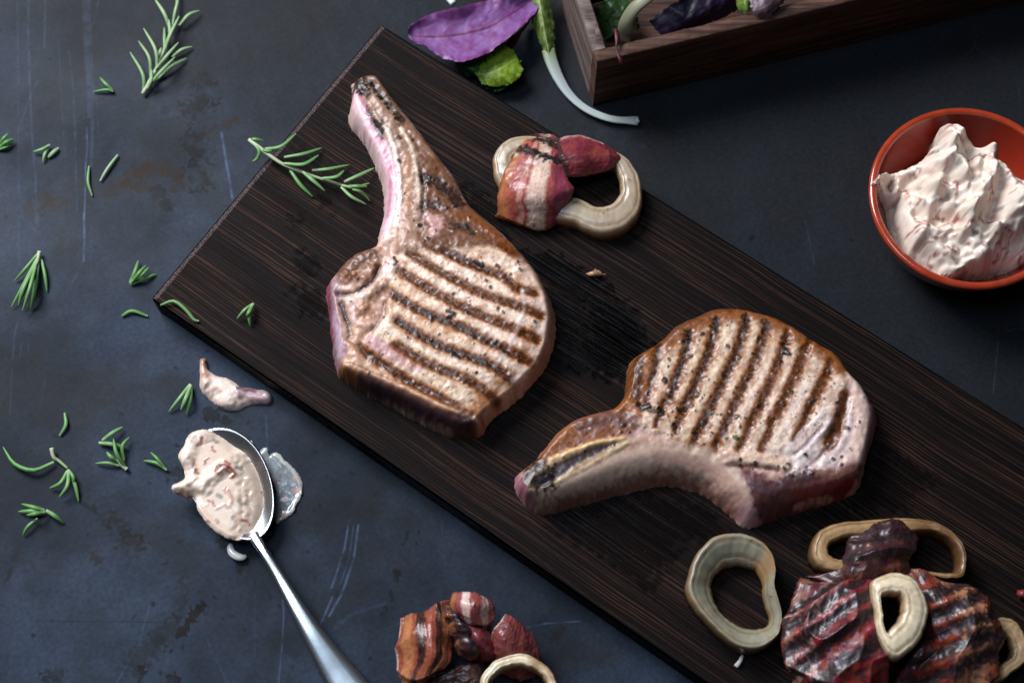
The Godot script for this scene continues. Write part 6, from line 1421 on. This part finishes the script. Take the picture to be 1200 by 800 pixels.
	o = patch("crate_leaf", net("5.04,2,-21.29 5.36,1.8,-20.4 5.79,1.6,-19.26; 5.77,2.8,-21.3 6.31,2.6,-20.41 6.65,2,-19.52; 6.89,2.6,-21.93 7.51,2.6,-20.67 7.97,2,-19.78"), 30, 30, 0.0006, 0.0016, leaf_colour(Color(0.015, 0.035, 0.008), Color(0.02, 0.045, 0.01), Color(0.03, 0.06, 0.02), 5.0), M.leaf)
	tag(o, "dark green leaf lying low in the crate corner beside the pale stalk", "salad leaf", "salad leaves in the crate")
	o = patch("crate_leaf", net("8.4,2.2,-20.16 9.29,1.8,-19.39 10.2,1.4,-19.38; 9.88,3,-20.92 10.96,2.8,-20.04 11.95,1.8,-20.15; 11.67,3,-21.93 12.5,3,-20.92 13.49,2,-20.78; 13.51,2.6,-22.94 14.12,2.6,-21.93 14.85,2,-21.54"), 40, 40, 0.0006, 0.0012, leaf_colour(Color(0.012, 0.007, 0.018), Color(0.008, 0.006, 0.012), Color(0.02, 0.01, 0.03), 5.0), M.leaf)
	tag(o, "dark purple leaf lying in the middle of the crate", "salad leaf", "salad leaves in the crate")
	o = patch("crate_leaf", net("13.37,4.6,-20.67 13.42,4.9,-19.98 13.51,5,-19.43 13.84,5.2,-18.87; 13.6,5.2,-20.53 13.72,5.6,-19.67 13.83,5.7,-19.12 14,5.5,-18.73; 13.99,5,-21.4 14.1,5.6,-20.03 14.24,5.6,-19.55 14.27,5.3,-19.25"), 30, 24, 0.0006, 0.0008, leaf_colour(Color(0.09, 0.14, 0.02), Color(0.06, 0.11, 0.02), Color(0.18, 0.22, 0.06), 4.0), M.leaf)
	tag(o, "narrow yellow-green leaf poking up inside the crate rim", "salad leaf", "salad leaves in the crate")
	o = patch("crate_leaf", net("14.01,5.8,-19.66 14.18,5.8,-18.94 14.34,5.7,-18.56 14.62,5.5,-18.39; 14.63,6,-20.03 14.86,6.2,-19.05 15.02,6,-18.57 15.2,5.5,-18.35; 15.29,6,-20.51 15.59,6.2,-19.66 15.68,6,-19.18 15.57,5.6,-18.82; 15.99,5.8,-21.13 16.35,5.9,-20.33 16.38,5.8,-19.79 16.13,5.6,-19.42"), 30, 30, 0.0006, 0.0010, leaf_colour(Color(0.10, 0.055, 0.06), Color(0.07, 0.045, 0.06), Color(0.20, 0.12, 0.13), 4.0), M.leaf)
	tag(o, "brownish purple leaf tip lying over the front board of the crate", "salad leaf", "salad leaves in the crate")
	o = tube("red_stem", pts3("6.13,5.6,-17.61 6.19,5.7,-16.83 6.13,5.65,-16.15 6.33,5.6,-15.58 6.55,5.3,-15.35"), func(t): return 0.0010 + 0.0007 * sin(t * 9.0), func(_t, _a): return Color(0.06, 0.006, 0.012), M.leaf, null, 16, 6, 0.7)
	tag(o, "thin dark red stem scrap lying on the near corner of the crate", "leaf scrap")

# ---------------------------------------------------------------- rosemary
func needle(root: Node3D, p: PackedVector3Array, w: float, pale: float):
	var d := Color(0.022, 0.085, 0.020); var l := Color(0.36, 0.46, 0.27)
	var tint := rng.randf_range(-0.12, 0.15)
	var f := func(t: float, a: float) -> Color:
		var c := d.lerp(Color(0.075, 0.21, 0.040), 0.5 + 0.5 * sin(a + 0.6))
		c = c.lerp(l, clampf(pale + tint + 0.55 * (1.0 - smoothstep(0.0, 0.22, t)), 0.0, 1.0))
		return c
	var mid := p.duplicate()
	mid[1].y += 0.0006
	tube("needle", mid, func(t): return w * pow(maxf(sin(PI * clampf(0.12 + t * 0.86, 0.0, 1.0)), 0.05), 0.5), f, M.needle, root, 9, 7, 0.62)

func sprig(label: String, needles: Array, stem, w := 0.0011, pale := 0.12):
	var p0: Vector3 = needles[0][0]
	var root := thing("rosemary_sprig", Vector3(p0.x, 0, p0.z), label, "rosemary", "scattered rosemary")
	if stem != null:
		tube("stem", stem, func(t): return lerpf(0.0013, 0.0008, t), func(t: float, a: float): return Color(0.40, 0.42, 0.28).lerp(Color(0.20, 0.26, 0.10), t), M.needle, root, 16, 7, 0.9)
	for n in needles: needle(root, n, w * rng.randf_range(0.82, 1.05), pale)

func loose(label: String, p: PackedVector3Array, w := 0.0011, pale := 0.1):
	var f := func(t: float, a: float) -> Color:
		return Color(0.022, 0.085, 0.020).lerp(Color(0.08, 0.21, 0.045), 0.5 + 0.5 * sin(a + 0.6)).lerp(Color(0.40, 0.46, 0.32), clampf(pale + 0.6 * smoothstep(0.9, 1.0, t), 0.0, 1.0))
	var o := tube("rosemary_needle", p, func(t): return w * pow(maxf(sin(PI * clampf(0.1 + t * 0.84, 0.0, 1.0)), 0.05), 0.5), f, M.needle, null, 12, 7, 0.62)
	tag(o, label, "rosemary", "loose rosemary needles")

func build_rosemary():
	sprig("largest, palest rosemary sprig, lying on the worktop left of the board's far end", [
		pts3("-22.82,0.2,-16.29 -22.85,0.6,-17.33 -23.81,0.5,-18.99"), pts3("-22.42,0.4,-17.25 -22.49,0.8,-18.38 -23.33,0.6,-19.74"), pts3("-22.03,0.5,-17.78 -22.13,0.9,-18.91 -23.05,0.7,-20.57"), pts3("-21.71,0.4,-19.21 -21.75,0.4,-20 -21.89,0.2,-20.95"), pts3("-21.42,0.6,-20.57 -21.77,0.9,-21.48 -22.49,0.8,-22.63"),
		pts3("-21.65,0.6,-19.05 -21.31,0.9,-19.9 -20.84,0.9,-21.32"), pts3("-21.27,0.6,-20.87 -21.09,0.9,-21.68 -20.98,0.9,-22.48"), pts3("-22.11,0.6,-17.72 -21.39,1,-18.37 -20.72,1,-19.4"), pts3("-22.46,0.4,-16.67 -21.75,0.9,-17.26 -20.89,0.9,-18.42"), pts3("-22.15,0.2,-17.17 -21.16,0.3,-18.08 -20.34,0.15,-18.76"),
		pts3("-21.24,0.2,-18.83 -20.64,0.3,-19.26 -20.05,0.15,-19.59"), pts3("-20.91,0.4,-20.95 -20.33,0.5,-21.63 -19.74,0.3,-22.09"), pts3("-21.94,0.7,-18.54 -21.83,0.9,-18.72 -21.8,0.9,-19.07"), pts3("-21.38,0.7,-19.82 -21.34,0.9,-20.29 -21.47,0.9,-21.08"), pts3("-22.54,0.5,-16.42 -22.28,0.7,-16.89 -22.34,0.7,-17.66")],
		pts3("-22.85,0.25,-16.21 -22.51,0.4,-16.86 -22.1,0.5,-17.78 -21.71,0.5,-19.05 -21.42,0.5,-20.33 -21.18,0.5,-21.73 -21.17,0.4,-23.3"), 0.0012, 0.42)
	sprig("two-needle rosemary tip just left of the largest sprig", [pts3("-24.7,0.2,-16.39 -25.1,0.2,-16.49 -25.99,0.12,-16.43"), pts3("-24.77,0.2,-16.51 -25.16,0.3,-16.82 -25.61,0.2,-17.36")], null, 0.0012, 0.1)
	sprig("rosemary tip cut off by the left edge of the picture", [pts3("-31.35,0.2,-12.57 -30.9,0.4,-12.77 -30.51,0.3,-13.08"), pts3("-31.37,0.2,-12.79 -31.07,0.4,-13.03 -30.84,0.4,-13.39"), pts3("-31.47,0.1,-12.43 -30.94,0.2,-12.55 -30.55,0.15,-12.9")], null, 0.0012, 0.12)
	sprig("small forked rosemary tip beside a stub, near the scratched left edge", [pts3("-28.28,0.2,-12.72 -28.69,0.3,-12.33 -29.25,0.2,-12.25"), pts3("-28.38,0.15,-12.59 -28.52,0.2,-12 -28.6,0.12,-11.57")], null, 0.0011, 0.3)
	loose("short pale rosemary stub right of the small forked tip", pts3("-28.32,0.12,-11.89 -28.03,0.2,-12.19 -27.74,0.15,-12.54"), 0.0014, 0.35)
	loose("dark rosemary needle lying across the bright vertical scratch", pts3("-25.77,0.12,-11.33 -25.72,0.18,-10.24 -25.41,0.12,-9.34"), 0.0010, 0.1)
	loose("pale straight rosemary needle right of the bright vertical scratch", pts3("-24.07,0.15,-12.07 -24.59,0.2,-11.14 -25,0.15,-10.31"), 0.0011, 0.38)
	sprig("thick rosemary tuft with needles hanging together, at the far left", [pts3("-28.23,0.3,-5.48 -28.8,0.4,-4.47 -29.51,0.15,-3.75"), pts3("-28.25,0.3,-5.22 -28.68,0.6,-3.56 -29.5,0.2,-2.08"), pts3("-28.15,0.4,-5.05 -28.63,0.9,-3.06 -28.99,0.5,-2.07"), pts3("-28.24,0.4,-4.92 -28.25,1,-3.02 -28.72,0.5,-1.72"), pts3("-28.16,0.3,-4.83 -28.1,0.6,-2.93 -28.36,0.15,-1.95"), pts3("-28.03,0.2,-5.13 -27.69,0.25,-4.09 -27.52,0.12,-3.1"), pts3("-28.3,0.4,-4.41 -28.65,0.7,-2.89 -28.93,0.5,-2.32")],
		pts3("-28.17,0.3,-5.58 -28.18,0.4,-5.05 -28.25,0.45,-4.52"), 0.0013, 0.16)
	sprig("four-needle rosemary tip on the worktop near the left corner of the board", [pts3("-22.64,0.2,-3.6 -22.32,0.4,-4.28 -22.26,0.2,-5.06"), pts3("-22.56,0.25,-3.6 -22.03,0.6,-4.07 -21.74,0.4,-4.66"), pts3("-22.5,0.25,-3.66 -21.9,0.5,-3.99 -21.56,0.4,-4.51"), pts3("-22.63,0.15,-3.56 -21.84,0.2,-3.84 -21.17,0.12,-4.22")], null, 0.0013, 0.15)
	loose("short dark curved needle below the left corner of the board", pts3("-22.98,0.12,-1.54 -22.36,0.2,-1.84 -21.44,0.12,-1.55"), 0.0012, 0.03)
	loose("curved needle lying on the left corner of the board", pts3("-20.26,2.15,-1.44 -19.49,2.3,-1.64 -18.78,2.25,-1.14 -18.28,2.15,-0.57 -17.98,2.15,-0.47"), 0.0011, 0.12)
	sprig("bushy rosemary sprig on the board, left of the upper chop", [
		pts3("-15.65,2.5,-11.86 -15.29,2.6,-11.84 -14.83,2.5,-11.8"), pts3("-15.58,2.5,-11.8 -15.02,2.6,-11.14 -15.13,2.4,-10.74 -15.44,2.3,-10.53"), pts3("-14.68,2.6,-11.23 -13.68,2.9,-11.21 -12.86,2.8,-12.14"), pts3("-13.54,2.5,-10.73 -12.34,2.6,-10.87 -11.38,2.2,-11.49"), pts3("-13.49,2.7,-10.22 -12.28,3,-9.99 -11.44,2.9,-10.66"), pts3("-14.95,2.6,-11.21 -14.45,2.7,-11.01 -14.06,2.6,-11.21"),
		pts3("-12.37,2.7,-9.69 -11.73,3,-8.98 -11,2.8,-8.39"), pts3("-13.21,2.4,-10.02 -12.48,2.4,-8.93 -11.78,2.2,-8.3"), pts3("-11.83,2.5,-9.86 -10.76,2.6,-9.89 -9.72,2.2,-10.37"), pts3("-11.23,2.7,-9.24 -10.33,2.9,-9.22 -9.92,2.8,-9.71"), pts3("-9.91,2.6,-9.06 -9.06,2.7,-9.39 -8.2,2.3,-10.11"), pts3("-10.03,2.7,-8.79 -9.19,2.9,-8.54 -8.4,2.7,-8.94"), pts3("-10.07,2.6,-8.72 -9.38,2.8,-7.96 -8.59,2.5,-7.67"), pts3("-9.4,2.5,-8.62 -8.85,2.5,-8.4 -8.38,2.2,-8.02"), pts3("-9.71,2.8,-8.67 -9.09,3,-8.57 -8.52,2.8,-8.67")],
		pts3("-15.69,2.5,-11.88 -14.95,2.6,-11.25 -14.24,2.6,-10.68 -13.53,2.6,-10.19 -12.5,2.55,-9.76 -11.46,2.5,-9.37 -10.43,2.5,-9.03 -9.66,2.5,-8.77"), 0.0012, 0.16)
	sprig("small V-shaped rosemary tip lying on the board below the upper chop's bone", [pts3("-14.9,2.3,-1.49 -15.04,2.4,-0.7 -15.02,2.15,-0.16"), pts3("-14.9,2.3,-1.49 -15.33,2.5,-0.98 -15.8,2.2,-0.58"), pts3("-14.92,2.4,-1.38 -15.05,2.6,-0.8 -15.22,2.5,-0.63")], null, 0.0012, 0.15)
	loose("short upright needle low on the left, above the long dark one", pts3("-25.76,0.12,4.41 -25.6,0.2,5.16 -25.91,0.12,5.78"), 0.0012, 0.1)
	sprig("longest dark needle with a scrap of grey stem, lower left", [pts3("-26.06,0.25,7.38 -27.1,0.35,7.91 -28.27,0.3,7.5 -29.07,0.15,6.47")], pts3("-26.23,0.4,6.6 -26.08,0.3,7.1 -25.78,0.2,7.31 -25.25,0.2,7.74"), 0.0015, 0.0)
	sprig("four-needle rosemary tip hanging from the grey stem scrap, lower left", [pts3("-25.23,0.25,7.88 -25.49,0.4,8.65 -26.17,0.2,8.9"), pts3("-25.17,0.3,7.84 -25.04,0.6,8.86 -25.51,0.4,9.47"), pts3("-25.18,0.3,7.84 -24.83,0.4,8.29 -24.76,0.3,8.68"), pts3("-25.1,0.2,7.97 -24.7,0.25,8.77 -24.47,0.1,9.64")], null, 0.0013, 0.18)
	sprig("three-needle rosemary tip beside the sauce dollop", [pts3("-18.62,0.25,2.71 -19.12,0.4,3.63 -19.75,0.15,4.34"), pts3("-18.58,0.3,2.78 -18.72,0.6,3.7 -19.02,0.4,4.32"), pts3("-18.58,0.25,2.8 -18.53,0.4,3.77 -18.72,0.15,4.51")], null, 0.0014, 0.2)
	sprig("rosemary bit with one whitish stem, left of the spoon", [pts3("-23.4,0.3,6.12 -22.83,0.4,5.73 -22.32,0.25,5.3"), pts3("-23.61,0.2,6.23 -22.8,0.3,6.36 -21.98,0.15,6.52")], null, 0.0013, 0.25)
	sprig("rosemary fan just below the bit with a whitish stem, left of the spoon", [pts3("-21.92,0.2,7.76 -22.4,0.7,7.03 -22.7,0.6,6.11"), pts3("-22.08,0.2,7.31 -22.19,0.4,6.51 -21.87,0.3,5.91"), pts3("-22.32,0.2,7.58 -22.98,0.25,7.45 -23.71,0.15,7.43"), pts3("-22.44,0.3,7.34 -22.76,0.5,7.16 -23.07,0.4,6.83")], pts3("-21.86,0.2,7.81 -22.13,0.3,7.61 -22.42,0.4,7.26"), 0.0012, 0.12)
	sprig("small two-needle tip nearest the spoon bowl", [pts3("-19.6,0.2,7.84 -20.18,0.25,7.46 -20.98,0.15,7.26"), pts3("-19.68,0.2,7.79 -20.13,0.4,7.26 -20.61,0.2,6.79")], null, 0.0012, 0.14)
	sprig("spread rosemary tip with five needles, lowest on the left", [pts3("-26.28,0.3,10.21 -26.86,0.4,10.08 -27.64,0.25,9.82"), pts3("-26.31,0.25,10.26 -26.98,0.35,10.27 -27.8,0.15,10.24"), pts3("-26.21,0.4,10.34 -26.67,0.7,10.52 -27.2,0.5,10.53"), pts3("-26.19,0.3,10.21 -25.66,0.4,10.54 -25.2,0.12,10.89"), pts3("-26.64,0.3,10.67 -27.13,0.3,11.17 -27.41,0.15,11.61")], null, 0.0013, 0.12)

# ---------------------------------------------------------------- small scraps
func build_crumbs():
	var o := tube("onion_thread", pts3("12.31,2.1,18.58 12.15,2.2,18.91 11.93,2.1,19.18"), func(t): return 0.0009 + 0.0005 * t, func(_t, _a): return Color(0.52, 0.48, 0.44), M.onion, null, 8, 6, 0.6)
	tag(o, "tiny pale onion thread just below the plain onion ring", "onion scrap")
	o = patch("bacon_scrap", net("27.34,2.2,15.1 27.6,2.4,15.11 28.07,2.2,15.14; 27.26,2.3,15.32 27.51,2.6,15.39 28.06,2.3,15.35; 27.39,2.1,15.51 27.68,2.2,15.56 28.07,2.1,15.51"), 14, 14, 0.002, 0.0006, func(_u, _v, _p): return Color(0.20, 0.03, 0.035), M.bacon)
	tag(o, "small red bacon scrap at the right edge above the pile", "bacon scrap")
	o = patch("meat_crumb", net("4.27,2.15,-3.4 4.57,2.3,-3.42 4.84,2.2,-3.67; 4.34,2.2,-3.3 4.78,2.45,-3.28 5.16,2.3,-3.42; 4.5,2.1,-3.29 5.01,2.25,-3.24 5.53,2.1,-3.34"), 18, 14, 0.0016, 0.0008, func(_u, _v, p): return Color(0.30, 0.17, 0.09) * (1.0 + 0.6 * n_mid.get_noise_3dv(p)), M.bacon)
	tag(o, "tan meat crumb on the wet patch between the wrapped onion ring and the chops", "crumb")
	rng.seed = 5
	var st := SurfaceTool.new(); st.begin(Mesh.PRIMITIVE_TRIANGLES)
	var grain := SphereMesh.new(); grain.radius = 0.5; grain.height = 0.9; grain.radial_segments = 6; grain.rings = 3
	for k in 120:
		var u := rng.randf_range(0.02, 0.5); var w := rng.randf_range(-0.1, 0.1)
		var ax := Vector3(cos(BOARD_TURN), 0, -sin(BOARD_TURN)); var ac := Vector3(sin(BOARD_TURN), 0, cos(BOARD_TURN))
		var p := Vector3(-0.14475, 0.0203, -0.11) + ax * u + ac * w
		var s := rng.randf_range(0.0003, 0.0008)
		st.append_from(grain, 0, Transform3D(Basis.from_euler(Vector3(rng.randf() * TAU, rng.randf() * TAU, 0)).scaled(Vector3(s, s * 0.7, s)), p))
	var mi := MeshInstance3D.new(); mi.mesh = st.commit(); mi.name = "pepper_grains"
	var pm := StandardMaterial3D.new(); pm.albedo_color = Color(0.16, 0.13, 0.11); pm.roughness = 0.7
	mi.set_surface_override_material(0, pm)
	add_child(mi); tag(mi, "fine black pepper grains and salt scattered over the board", "pepper", "", "stuff")
